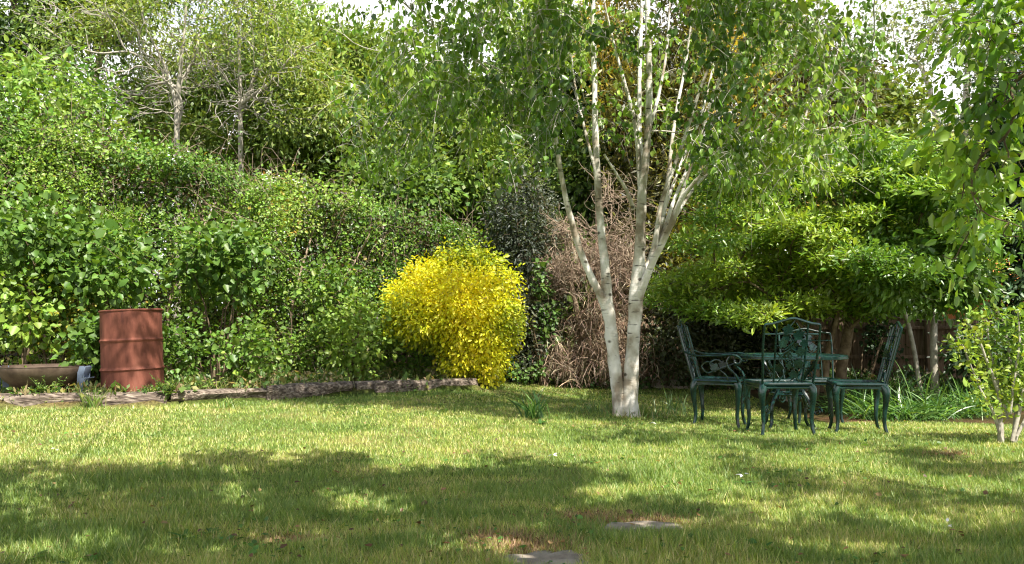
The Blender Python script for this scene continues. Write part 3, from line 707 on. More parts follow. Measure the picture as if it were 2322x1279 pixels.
bush('bramble_bush', 'low bramble directly left of the yellow bush', 'bush', [(810, 760, 10.2, 75, 80, .35), (740, 640, 10.6, 60, 45, .3)], BR, 90, 54, 22, .10, .058, bg_, Wr=.8)
bush('bramble_bush', 'small leafy bramble squeezed between fire bowl and rusty drum', 'bush', [(215, 790, 8.5, 32, 65, .2)], BR, 50, 55, 22, .07, .065, bg_, Wr=.8)
bush('bramble_bush', 'low bramble growing right of the rusty drum', 'bush', [(400, 800, 8.8, 50, 60, .25), (560, 800, 9.0, 70, 50, .25)], BR, 70, 56, 24, .10, .05, bg_, Wr=.8)
bush('elder_shrub', 'tall bright green shrub rising above the hedge at the left edge', 'shrub', [(60, 250, 11.2, 200, 110, .9), (180, 330, 11, 120, 70, .8), (20, 370, 10.4, 120, 90, .7)], [(.09, .19, .03), (.15, .28, .04), (.22, .34, .06)], 420, 57, 34, .15, .08, Wr=.5, base=np.array([-6.0, 11.2, .2]))
bush('yellow_leaved_shrub', 'yellowing thin shrub in the hedge behind the fire bowl', 'shrub', [(110, 650, 9.0, 80, 90, .3), (170, 740, 8.9, 70, 60, .3)], [(.30, .32, .05), (.42, .38, .05), (.2, .26, .05)], 90, 58, 24, .09, .04, Wr=.6)

# golden bush --------------------------------------------------------
GY = [(.34, .42, .02), (.62, .64, .02), (.80, .84, .03), (.84, .80, .03)]
bush('golden_bush', 'rounded bright golden yellow bush overhanging the end of the sleepers', 'bush',
     [(1035, 690, 10.5, 128, 95, .7), (985, 715, 10.45, 100, 62, .6), (1090, 740, 10.35, 85, 80, .5), (1112, 830, 10.25, 28, 62, .22), (1050, 800, 10.4, 60, 40, .4), (1030, 600, 10.6, 28, 34, .15), (1068, 590, 10.6, 12, 22, .1), (950, 700, 10.4, 60, 70, .5), (905, 665, 10.4, 28, 22, .2), (1150, 640, 10.4, 22, 26, .2), (1165, 720, 10.3, 16, 40, .2), (960, 618, 10.5, 26, 18, .15), (1105, 605, 10.5, 30, 20, .15), (890, 740, 10.3, 20, 24, .2), (1010, 588, 10.6, 8, 18, .08), (1085, 585, 10.6, 8, 16, .08)],
     GY, 820, 61, 52, .07, .042, leaf='leaf_yellow', kind='leaf6', shell=.5, base=np.array([-.55, 10.6, .2]), sr=.025, ns=7, hue_scale=2.2, droop=.5, parts=('stem', 'foliage'), bark='bark_dead')

# grey evergreen, dead conifer, golden conifer -------------------------
bush('grey_evergreen_shrub', 'dusty grey-green evergreen shrub between the golden bush and the dead conifer', 'shrub',
     [(1185, 520, 12.3, 75, 120, .6), (1200, 660, 12, 62, 150, .6), (1180, 780, 11.8, 60, 80, .5)], [(.045, .06, .035), (.08, .095, .06), (.14, .15, .10)], 420, 62, 36, .10, .065, Wr=.35, base=np.array([.2, 12.2, .05]), sr=.04, hs=.7)
bush('ivy_plant', 'small bright ivy climbing the grey evergreen shrub', 'plant', [(1236, 740, 11.5, 16, 50, .12), (1228, 640, 11.5, 12, 50, .1), (1190, 840, 11.3, 40, 18, .15)], [(.07, .15, .03), (.11, .20, .045)], 34, 63, 16, .06, .05, Wr=.9, base=np.array([.45, 11.6, .02]))

def dead_conifer():
    r = rng(71); base = np.array([1.25, 12.0, 0.0]); Y0 = 12.0
    root = tag(empty('dead_conifer', base), 'dead brown conifer with bare curling twigs behind the birch trunks', 'tree')
    A = np.concatenate([blob(at(1330, 640, 11.9), (.72, .55, 1.0), 330, r, .3, 1), blob(at(1400, 760, 11.8), (.75, .55, .6), 230, r, .3, 2), blob(at(1390, 540, 12.1), (.7, .5, .75), 150, r, .2, 3), blob(at(1300, 800, 11.6), (.45, .4, .35), 110, r, .2, 4)])
    qx, qy = pxof(A); A = A[(A[:, 2] > .1) & (vn(A, 2.6, 8) > .40) & ~((qx > 1435) & (qy < 790) & (r.random(len(A)) < .9)) & ~((qy < 560) & (r.random(len(A)) < .5))]; A = np.concatenate([A, A[::6]+unit(A[::6]-A.mean(0))*r.uniform(.1, .45, (len(A[::6]), 1))])
    stems = [smooth_path([base, base+[.02, 0, 1.2], base+[.0, .1, 2.6], base+[-.05, .1, 3.8]], [.09, .07, .045, .02]), smooth_path([base+[.05, 0, .1], base+[-.3, -.1, 1.0], base+[-.5, -.1, 2.1]], [.05, .04, .015])]
    g = Geo(); V, F_, *_ = grow(stems, A, .5, .0028, .42, .03, .4, 5, 4, .25, 5); g.add(V-base, F_)
    for i, (O, Ro) in enumerate(stems): v, f = stem_geo(O, Ro, 10, .1, i); g.add(v-base, f)
    px, py = pxof(A); B = np.repeat(A[py < 640], 9, 0); m = len(B); d = unit(r.normal(0, 1, (m, 3))); l_ = .15+.3*r.random(m)
    v, f = tubes(B+r.normal(0, .05, B.shape), B+d*l_[:, None], d, unit(r.normal(0, 1, (m, 3))+[0, 0, .3]), np.full(m, .005), np.full(m, .002), 5, 3); g.add(v-base, f)
    g.obj('trunk', M['bark_dead'], root, True)
    B = np.repeat(A[py > 560], 24, 0); m = len(B); B = B+r.normal(0, .09, B.shape)
    d = unit(r.normal(0, .7, (m, 3))+[0, 0, -.35]); v, f, k = ribbons(B, d, .10+.16*r.random(m), np.full(m, .007), np.full(m, .8), 3, 9)
    C = palette(m, [(.14, .09, .06), (.26, .185, .125), (.38, .30, .21)], r, None, .3)
    mesh_np('dead_foliage', v-base, f, M['dry'], root, np.repeat(C, k, 0)); return root
dead_conifer()

def golden_conifer():
    r = rng(72); base = np.array([3.4, 14.6, 0.0])
    A = np.concatenate([blob(at(1560, 560, 13.6), (.95, .8, 1.5), 330, r, .3, 1), blob(at(1640, 300, 14.4), (2.3, 1.1, 2.0), 700, r, .3, 2), blob(at(1520, 60, 14.8), (1.7, 1.0, 1.8), 380, r, .3, 3), blob(at(1830, 190, 15), (1.2, 1.0, 1.1), 200, r, .3, 5)])
    stems = [([base, base+[-.05, .1, 2.5], base+[-.2, 0, 5], base+[-.3, 0, 7.2]], [.16, .13, .09, .03]), ([base+[-.1, 0, .3], base+[-.8, -.5, 1.8], base+[-1.2, -.6, 3.4]], [.07, .05, .02])]
    t = tree('golden_conifer', 'olive conifer with orange-yellow tips rising behind the birch crown', 'tree', base, stems, A, [(.07, .07, .02), (.14, .14, .03), (.26, .25, .04), (.48, .36, .05)], 34, .17, .12, 'bark_brown', 'leaf', None, 8, kind='rhomb', Wr=.28, droop=.15, hue_scale=.8, bf=.5, sag=.2, jit=.22)
golden_conifer()

# ================================================================== RIGHT SIDE
def big_shrub():
    r = rng(81); A = []
    for yc, x0, x1 in [(338, 1760, 2180), (385, 1660, 2160), (432, 1600, 2210), (486, 1560, 2230), (545, 1570, 2250), (602, 1530, 2230), (652, 1510, 2160), (690, 1500, 1980)]:
        k = int((x1-x0)/62)
        for q in range(k):
            px = x0+(x1-x0)*(q+.5)/k+r.normal(0, 18); py = yc+r.normal(0, 13)+22*((px-1880)/350)**2*(yc < 520); Y = r.uniform(8.9, 11.0)+(.7 if yc < 400 or yc > 640 else 0)
            A.append(blob(at(px, py, Y), (r.uniform(60, 110)/F*Y, r.uniform(.45, .8), r.uniform(12, 20)/F*Y), int(r.uniform(28, 50)), r, .1, q, 2.0, .2))
    for px, py, Y, rx, ry, rd, n in [(1950, 380, 12.0, 300, 50, .6, 170), (1900, 500, 12.1, 320, 70, .5, 190)]:
        A.append(blob(at(px, py, Y), (rx/F*Y, rd, ry/F*Y), n, r, .35, n))
    A = np.concatenate(A); base = np.array([3.9, 10.5, 0.0])
    def sp(L_, Y=10.4): return stem_px(L_, Y, .72)
    stems = [sp([(1845, 905, 34), (1848, 830, 26), (1838, 770, 22), (1834, 700, 20), (1818, 620, 15), (1780, 540, 11), (1740, 480, 8)]),
             sp([(1905, 905, 42, .1), (1908, 840, 34, .1), (1920, 770, 32, .1), (1932, 700, 28, .1), (1945, 630, 22, .1), (1975, 550, 16, .1), (2010, 470, 10, .1)]),
             sp([(1880, 900, 26, -.2), (1872, 830, 18, -.2), (1888, 760, 15, -.25), (1900, 700, 13, -.3), (1885, 640, 10, -.3), (1870, 560, 8, -.4)]),
             sp([(1868, 890, 24, .3), (1880, 780, 18, .4), (1905, 680, 13, .6), (1925, 560, 10, .9)]),
             sp([(1840, 780, 14, -.1), (1800, 720, 11, -.3), (1760, 680, 9, -.4), (1700, 640, 7, -.5)]),
             sp([(1925, 745, 14, -.1), (1990, 690, 11, -.2), (2060, 640, 9, -.3), (2130, 580, 7, -.3)])]
    return tree('spreading_shrub', 'large spreading bright green shrub in flat tiers above the table and chairs', 'shrub', base, stems, A,
                [(.09, .185, .024), (.14, .26, .03), (.20, .33, .038), (.29, .41, .055)], 27, .085, .070, 'bark_brown', 'leaf_gloss', None, 9, Wr=.34, droop=-.15, up=1.0, flat=.45, hue_scale=1.4, bf=.4, r_tip=.003, kind='leaf6')
big_shrub()

def small_tree():
    r = rng(82)
    A = np.concatenate([blob(at(2110, 640, 9.3), (.65, .5, .28), 120, r, .3, 1), blob(at(2160, 520, 9.5), (.5, .5, .45), 90, r, .3, 2), blob(at(2185, 660, 9.3), (.22, .3, .15), 26, r, .2, 4)])
    base = ground_at(2120, 905)
    tree('small_garden_tree', 'slim young tree with a forked pale stem in the right-hand bed', 'tree', base,
         [stem_px([(2122, 915, 22), (2119, 850, 17), (2117, 780, 15), (2120, 715, 15), (2126, 690, 12), (2140, 650, 9), (2150, 560, 7)], base[1]), stem_px([(2120, 712, 10), (2110, 690, 8), (2090, 640, 6)], base[1])],
         A, [(.08, .17, .03), (.12, .23, .04), (.17, .30, .05)], 30, .09, .07, 'bark_grey', 'leaf_gloss', None, 4, Wr=.45)
    b2 = ground_at(2088, 905)
    A = np.concatenate([blob(at(2010, 600, 9.3), (.45, .4, .22), 90, r, .3, 3)])
    tree('leaning_sapling', 'thin sapling leaning left beside the small forked tree', 'tree', b2,
         [stem_px([(2092, 915, 13), (2084, 870, 10), (2074, 800, 10), (2058, 730, 9), (2036, 665, 8), (2015, 610, 6)], b2[1])],
         A, [(.08, .17, .03), (.12, .23, .04)], 26, .09, .07, 'bark_grey', 'leaf_gloss', None, 4, Wr=.45)
small_tree()

# dark conifer at the right edge
bush('dark_conifer', 'almost black tall conifer at the right edge behind the overhanging cherry', 'tree', [(2420, 420, 11.0, 150, 330, .8), (2330, 300, 11.3, 55, 200, .5), (2345, 600, 11.0, 75, 150, .5)],
     [(.010, .022, .012), (.02, .038, .018), (.03, .06, .022)], 800, 83, 46, .14, .09, kind='rhomb', Wr=.25, base=np.array([7.2, 11.0, 0]), sr=.08, ns=2, hs=.9, lean=.3, parts=('trunk', 'crown'), shell=.1)
bush('laurel_bush', 'dark laurel with a few bright leaves below the dark conifer on the right', 'bush', [(2335, 690, 10.6, 50, 90, .5), (2270, 800, 10.5, 110, 50, .5)],
     [(.03, .06, .025), (.05, .10, .035), (.08, .14, .06)], 190, 84, 22, .11, .09, Wr=.45, base=np.array([6.2, 10.8, 0]))
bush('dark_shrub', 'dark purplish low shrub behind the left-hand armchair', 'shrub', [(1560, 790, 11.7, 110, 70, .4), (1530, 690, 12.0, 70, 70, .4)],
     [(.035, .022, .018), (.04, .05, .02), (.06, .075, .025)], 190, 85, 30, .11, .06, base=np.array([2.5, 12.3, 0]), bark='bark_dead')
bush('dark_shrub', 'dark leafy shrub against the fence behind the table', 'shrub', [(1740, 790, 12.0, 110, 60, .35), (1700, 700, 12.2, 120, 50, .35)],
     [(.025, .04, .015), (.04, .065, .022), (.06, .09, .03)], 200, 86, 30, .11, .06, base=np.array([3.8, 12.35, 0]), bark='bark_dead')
bush('ivy_plant', 'ivy patch trailing over the fence right of the rear chair', 'plant', [(2000, 770, 12.5, 32, 60, .06), (1985, 700, 12.4, 60, 25, .1)],
     [(.03, .07, .02), (.05, .11, .03)], 46, 87, 20, .07, .05, Wr=.85, base=np.array([5.2, 12.4, 0]))

# young shrub at the right edge, near
def young_shrub():
    base = ground_at(2275, 1005); r = rng(91); Yb = base[1]
    L_ = [[(2270, 1010, 14), (2265, 900, 8), (2238, 820, 6), (2215, 760, 4), (2190, 725, 3)], [(2300, 1008, 14, .05), (2306, 900, 9, .05), (2290, 820, 6, .05), (2278, 740, 4, .05), (2262, 705, 3)],
          [(2295, 1000, 10), (2318, 900, 8), (2330, 800, 6), (2345, 720, 4)], [(2272, 1000, 8, -.05), (2250, 930, 6, -.1), (2222, 880, 4, -.15), (2190, 800, 3, -.15), (2175, 765, 2, -.15)],
          [(2305, 990, 8), (2350, 900, 6), (2380, 820, 4), (2400, 740, 3)], [(2285, 950, 7, .1), (2262, 860, 5, .12), (2242, 780, 4, .15), (2240, 730, 3, .15)], [(2290, 940, 7, -.1), (2300, 860, 5, -.1), (2312, 780, 4, -.1), (2308, 710, 3, -.1)]]
    st = [stem_px(q, Yb) for q in L_]; sp = [smooth_path(*q, step=.03) for q in st]
    A = []
    for O, Ro in sp:
        k = O[O[:, 2] > .28]; A.append(k[::1]+r.normal(0, .018, k.shape)); A.append(k[::2]+r.normal(0, .05, k[::2].shape))
    A = np.concatenate(A)
    tree('young_shrub', 'upright young shrub with yellow-green leafy shoots near the right edge of the lawn', 'shrub', base, st, A,
         [(.10, .20, .03), (.17, .29, .04), (.26, .36, .05)], 7, .032, .042, 'bark_grey', 'leaf', None, 3, Wr=.62, droop=-.3, up=.4, bf=.2, r_tip=.0015, parts=('stem', 'foliage'), stem_sides=8)
young_shrub()

# overhanging cherry ---------------------------------------------------
def shade_mask(px, py):
    b = np.interp(px, [-800, 0, 180, 330, 450, 520, 560, 600, 780, 870, 1000, 1060, 1200, 1300, 1450, 1620, 1850, 2000, 2150, 2322, 3200],
                  [1080, 1085, 1065, 1062, 1068, 1125, 1150, 1062, 1060, 1080, 1062, 1092, 1060, 1058, 1085, 1105, 1070, 1100, 1112, 1135, 1150])
    m = (py > b).astype(float)
    for cx, cy, rx, ry in [(60, 1262, 130, 30), (235, 1198, 55, 26), (640, 1228, 85, 24), (1135, 1235, 105, 26), (1390, 1112, 110, 20), (1560, 1112, 120, 13), (1700, 1150, 70, 12), (2060, 1222, 45, 12),
                           (540, 1110, 55, 32), (330, 1112, 60, 12), (880, 1150, 60, 12), (1960, 1262, 50, 12), (2200, 1180, 60, 9), (120, 1130, 50, 10), (760, 1190, 40, 9), (1000, 1120, 45, 12), (1250, 1165, 50, 9), (430, 1240, 50, 12), (1620, 1190, 60, 9), (1850, 1120, 50, 9), (1500, 1245, 60, 12), (2250, 1250, 50, 12), (700, 1120, 30, 10), (1780, 1225, 50, 9)]:
        m = np.where(((px-cx)/rx/1.35)**2+((py-cy)/ry/1.3)**2 < 1, 0, m)
    for cx, cy, rx, ry in [(520, 1040, 55, 9), (1330, 1012, 42, 17), (760, 1042, 35, 6), (60, 1068, 45, 8), (1660, 1035, 70, 7), (1780, 1010, 80, 8), (2180, 1060, 110, 9), (2060, 1030, 60, 6), (1150, 1040, 30, 4)]:
        m = np.where(((px-cx)/rx)**2+((py-cy)/ry)**2 < 1, 1, m)
    q = np.stack([px/95, py/24, px*0], 1); return (m > .5) & (vn(q, 1, 61)*.7+vn(q*2.3, 1, 62)*.3 < .51)
def cherry():
    r = rng(95); base = np.array([4.6, 1.2, 0.0]); s_ = np.array(sd)
    n = 60000; gx = r.uniform(-4.4, 5.6, n); gy = 2.3+4.6*r.random(n); P = np.stack([gx, gy, gz(gx, gy)], 1)
    px, py = pxof(P); k = shade_mask(px, py); P = P[k][:5600]
    t = (2.7+1.3*r.random(len(P))+.12*np.maximum(P[:, 1]-4, 0)*3)/s_[2]; A1 = P+s_*t[:, None]  # overhead clumps shaped by projecting the shade mask back towards the sun
    x_, y_ = pxof(A1); A1 = A1[(y_ < -60) | (A1[:, 1] < .3) | (x_ > 2500) | (x_ < -200)]
    # unseen sprays added to dapple the chairs, the right-hand bed and the drum
    D_ = np.concatenate([blob((3.4, 4.6, 4.3), (1.5, 1.1, .7), 70, r, 0, 4, 1.2, .5), blob((-1.65, 5.4, 5.75), (.42, .3, .3), 15, r, 0, 4, 2.5, .3), blob((-2.0, 5.3, 5.6), (.15, .3, .5), 5, r)]); x_, y_ = pxof(D_); D_ = D_[y_ < -60]
    # hanging sprays seen at the top right
    H = []
    for px, py, Y, rx, ry, rd, m in [(2270, 60, 4.0, 75, 90, .35, 34), (2200, 30, 4.3, 60, 45, .3, 12), (2300, 190, 3.9, 55, 75, .3, 18), (2180, 240, 4.1, 50, 45, .2, 7), (2225, 350, 4.0, 70, 55, .2, 15), (2140, 330, 4.1, 40, 25, .15, 4),
                                     (2185, 480, 4.0, 42, 75, .15, 14), (2170, 580, 4.0, 28, 35, .1, 4), (2300, 400, 3.9, 40, 60, .2, 8), (2305, 520, 3.7, 45, 22, .15, 5), (2400, 250, 4.0, 80, 260, .4, 12), (2240, 270, 4, 30, 40, .1, 6)]:
        H.append(blob(at(px, py, Y), (rx/F*Y, rd, ry/F*Y), m, r, 0, 1, 1.5, 0))
    H = np.concatenate(H)
    A = np.concatenate([A1, D_]); A = A[A[:, 2] > 1.9]; A = A[~((A[:, 0] > 1.9) & (A[:, 0] < 4.1) & (A[:, 1] > 1.6) & (A[:, 1] < 4.2) & (r.random(len(A)) < .8))]
    stems = [([base, base+[-.05, .05, 1.2], base+[-.2, .1, 2.4]], [.16, .13, .11]), ([base+[-.2, .1, 2.3], base+[-1.4, .5, 3.3], base+[-3.2, .3, 4.1], base+[-5.0, .6, 4.9], base+[-6.0, 3.2, 5.7]], [.10, .07, .05, .02, .006]),  # long limb added out of view to carry the drum-shading sprays
             ([base+[-.2, .1, 2.3], base+[-.3, 1.2, 3.2], base+[-.7, 2.6, 3.7]], [.09, .06, .03]), ([base+[-.2, .1, 2.4], base+[-1.2, -.8, 3.8], base+[-2.4, -1.2, 4.9]], [.09, .06, .02]),
             ([base+[-.2, .1, 2.3], base+[-.9, 1.4, 2.75], base+[-1.6, 2.6, 2.7], base+[-2.0, 2.8, 2.2]], [.06, .04, .02, .008])]
    root = tag(empty('cherry_tree', base), 'cherry tree with large drooping leaves overhanging the top right corner', 'tree'); g = Geo()
    st = [smooth_path(*q) for q in stems]
    V, F_, *_ = grow(st, np.concatenate([A, H]), .35, .0022, .46, .05, .1, 4, 5, .15, 5); g.add(V-base, F_)
    for i, (O, Ro) in enumerate(st): v, f = stem_geo(O, Ro, 14, .08, i); g.add(v-base, f)
    g.obj('trunk', M['bark_brown'], root, True)
    G = Geo()
    for Q, npp, sg, L0 in ((A, 15, .075, .10), (H, 8, .085, .066)):
        m = len(Q)*npp; o_ = r.normal(0, sg, (m, 3)); P = np.repeat(Q, npp, 0)+o_; D = unit(o_/sg*.5+r.normal(0, .35, (m, 3))+[0, 0, -.8]); Nn = r.normal(0, .8, (m, 3))+[.2, -.5, .4]
        Ln = L0*np.exp(r.normal(0, .2, m)); v, f, k = leaf_geo(P, D, Nn, Ln, Ln*.5, 'leaf6', .16)
        G.add(v-base, f, np.repeat(palette(m, [(.08, .18, .014), (.13, .26, .02), (.20, .35, .03), (.28, .43, .04)], r, None, .15, np.repeat(vn(Q, 3, 5), npp)), k, 0))
    G.obj('crown', M['leaf_gloss'], root)
cherry()

# ================================================================== BACKGROUND TREES
AG = [(.10, .17, .03), (.17, .26, .045), (.26, .33, .06)]
def ash(name, label, base, stems, spots, seed, bare, cols=AG, n_per=24):
    r = rng(seed); A = np.concatenate([blob(at(a, b, c), (d/F*c, f, e/F*c), g_, r, .2, g_, 1.2, .3) for a, b, c, d, e, f, g_ in spots])
    hs = vn(A, .9, seed)
    tree(name, label, 'tree', base, stems, A, cols, n_per, .19, .075, 'bark_ash', 'leaf', None, seed, kind='rhomb', Wr=.36, bf=.6, r_tip=.0042, expo=.345, sag=-.1, wig=.3, K=5,
         leafsel=lambda Q: vn(Q, .9, seed) > bare, up=.7, droop=.25)
b1 = at(400, 290, 13.0); b1[2] = .15
ash('ash_tree', 'tree with pale bare winding branches rising above the middle of the hedge', b1,
    [stem_px([(402, 860, 26), (402, 600, 24), (401, 300, 21), (404, 215, 18), (410, 150, 14), (418, 70, 11), (425, -60, 9), (430, -220, 5)], 13.0, .6),
     stem_px([(402, 260, 15), (385, 180, 12), (360, 120, 9), (330, 60, 7), (300, -40, 6)], 13.0, .6), stem_px([(404, 290, 12, -.2), (412, 240, 10, -.3), (402, 210, 8, -.4), (360, 170, 7, -.6), (300, 120, 8, -.8), (220, 120, 7, -1), (150, 95, 5, -1.2), (90, 55, 4, -1.3), (20, 20, 3, -1.4)], 13.0, .6),
     stem_px([(404, 200, 16, .2), (440, 130, 12, .4), (455, 60, 9, .6), (480, -40, 6, .7)], 13.0, .6)],
    [(260, 120, 13.0, 270, 120, 1.6, 680), (430, 60, 13.2, 170, 170, 1.5, 480), (330, 210, 12.4, 120, 70, .9, 160), (200, -60, 13.5, 300, 90, 1.5, 200)], 101, .58)
b2 = at(545, 250, 13.6); b2[2] = .15
ash('ash_tree', 'twin-stemmed pale tree right of the barest tree above the hedge', b2,
    [stem_px([(548, 860, 24), (548, 500, 22), (545, 300, 18), (545, 230, 16), (543, 150, 12), (541, 60, 10), (538, -60, 8), (535, -200, 5)], 13.6, .6),
     stem_px([(548, 250, 14), (575, 180, 11), (600, 110, 9), (608, 50, 8), (640, -20, 9), (660, -120, 5)], 13.6, .6), stem_px([(548, 235, 15, -.3), (590, 205, 13, -.5), (625, 175, 11, -.6), (660, 130, 8, -.7), (720, 95, 6, -.9)], 13.6, .6)],
    [(560, 110, 13.6, 140, 150, 1.3, 380), (680, 200, 13.4, 120, 120, 1.2, 260), (560, 260, 13.2, 110, 60, .8, 120), (600, -60, 14, 200, 90, 1.4, 150)], 102, .50)
def bgtree(label, spots, cols, seed, n_per, sig, L0, base, name='background_tree', leafm='leaf', Wr=.5, kind='rhomb', bark='bark_brown', hs=1.0, thr=.3, **k):
    r = rng(seed); A = np.concatenate([blob(at(a, b, c), (d/F*c, f, e/F*c), g_, r, .3, g_+seed, 1.0, thr) for a, b, c, d, e, f, g_ in spots])
    base = np.array(base, float); h = A[:, 2].max(); c = A.mean(0)
    stems = [([base, base*.6+np.array([c[0], c[1], 0])*.4+[0, 0, h*.3], np.array([c[0], c[1], h*.62]), np.array([c[0]+.2, c[1], h*.9])], [.17, .14, .09, .03]),
             ([base*.6+np.array([c[0], c[1], 0])*.4+[0, 0, h*.25], c+[A[:, 0].std(), 0, -.3], c+[A[:, 0].std()*1.6, .2, .6]], [.09, .06, .02]), ([base*.6+np.array([c[0], c[1], 0])*.4+[0, 0, h*.28], c+[-A[:, 0].std(), 0, -.2], c+[-A[:, 0].std()*1.6, .2, .7]], [.09, .06, .02])]
    tree(name, label, 'tree', base, stems, A, cols, n_per, sig, L0, bark, leafm, 'trees beyond the garden', seed, kind=kind, Wr=Wr, hue_scale=hs, bf=.45, r_tip=.005, jit=.2, **k)
bgtree('yellow-green feathery tree above the hedge left of the birch crown', [(770, 240, 15.5, 150, 180, 1.4, 640), (650, 330, 15, 110, 110, 1.2, 220), (880, 360, 15.5, 100, 120, 1.2, 240), (680, 110, 15.8, 70, 60, .9, 90)],
       [(.13, .20, .03), (.21, .30, .045), (.30, .38, .07)], 111, 46, .22, .13, (-3.4, 15.6, 0), Wr=.3)
bgtree('mid-green tree filling the gap between the feathery tree and the birch stems', [(980, 330, 16.5, 140, 150, 1.4, 480), (1080, 420, 16, 110, 130, 1.2, 300), (900, 440, 14.5, 120, 70, 1.0, 200), (1130, 260, 17, 90, 80, 1.2, 150)],
       [(.08, .145, .025), (.13, .22, .035), (.20, .29, .05)], 112, 46, .22, .12, (-1.2, 16.2, 0))
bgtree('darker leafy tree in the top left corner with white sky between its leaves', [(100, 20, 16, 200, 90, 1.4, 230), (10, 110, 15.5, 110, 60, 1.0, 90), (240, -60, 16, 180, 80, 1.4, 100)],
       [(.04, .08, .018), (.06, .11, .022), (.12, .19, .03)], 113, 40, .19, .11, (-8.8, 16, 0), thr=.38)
bgtree('green tree behind the winding bare branches', [(480, 180, 17, 230, 110, 1.3, 430), (380, 330, 15, 170, 50, .8, 160), (600, 120, 17, 120, 110, 1.2, 230), (420, 270, 16.5, 150, 40, 1.0, 130)],
       [(.08, .14, .03), (.12, .20, .04), (.19, .27, .05)], 114, 26, .22, .10, (-6.4, 17, 0), thr=.5)
bgtree('wispy pale tree against the white sky at the top right', [(2180, 160, 20, 120, 190, 1.5, 260), (2260, 60, 20, 90, 120, 1.3, 70), (2060, 40, 19.5, 80, 60, 1.2, 40), (2200, 330, 19, 130, 60, 1.2, 120)],
       [(.13, .18, .09), (.20, .25, .12), (.26, .31, .16)], 115, 26, .24, .10, (10.6, 20, 0), thr=.42, bark='bark_grey')
bgtree('green tree behind the golden conifer on the right', [(1890, 270, 17, 190, 110, 1.3, 420), (1800, 400, 16, 250, 90, 1.4, 420), (2060, 390, 16, 160, 50, 1.2, 200), (1700, 110, 17.5, 130, 90, 1.2, 150)],
       [(.10, .15, .025), (.16, .22, .035), (.25, .29, .05)], 116, 40, .22, .12, (6.6, 17, 0), thr=.33)
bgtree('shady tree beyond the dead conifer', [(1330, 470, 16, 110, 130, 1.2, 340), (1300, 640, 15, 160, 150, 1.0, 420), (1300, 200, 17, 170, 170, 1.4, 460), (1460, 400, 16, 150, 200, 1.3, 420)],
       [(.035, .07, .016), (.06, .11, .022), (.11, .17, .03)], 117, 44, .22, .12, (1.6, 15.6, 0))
# far wood closing the view low down
r = rng(120); A = np.stack([r.uniform(-26, 30, 4600), r.uniform(21, 27, 4600), 6.0*r.random(4600)**1.35], 1)
V, F_, C = leaves_on(A, 26, .4, .24, r, .2, .5, 0, None, .55, 'rhomb', [(.04, .08, .02), (.06, .11, .025), (.10, .16, .035)], vn(A, .5, 3), .2)
tag(mesh_np('distant_woodland', V, F_, M['leaf'], None, C), 'far belt of trees beyond the garden seen through gaps', 'woodland', kind='stuff')

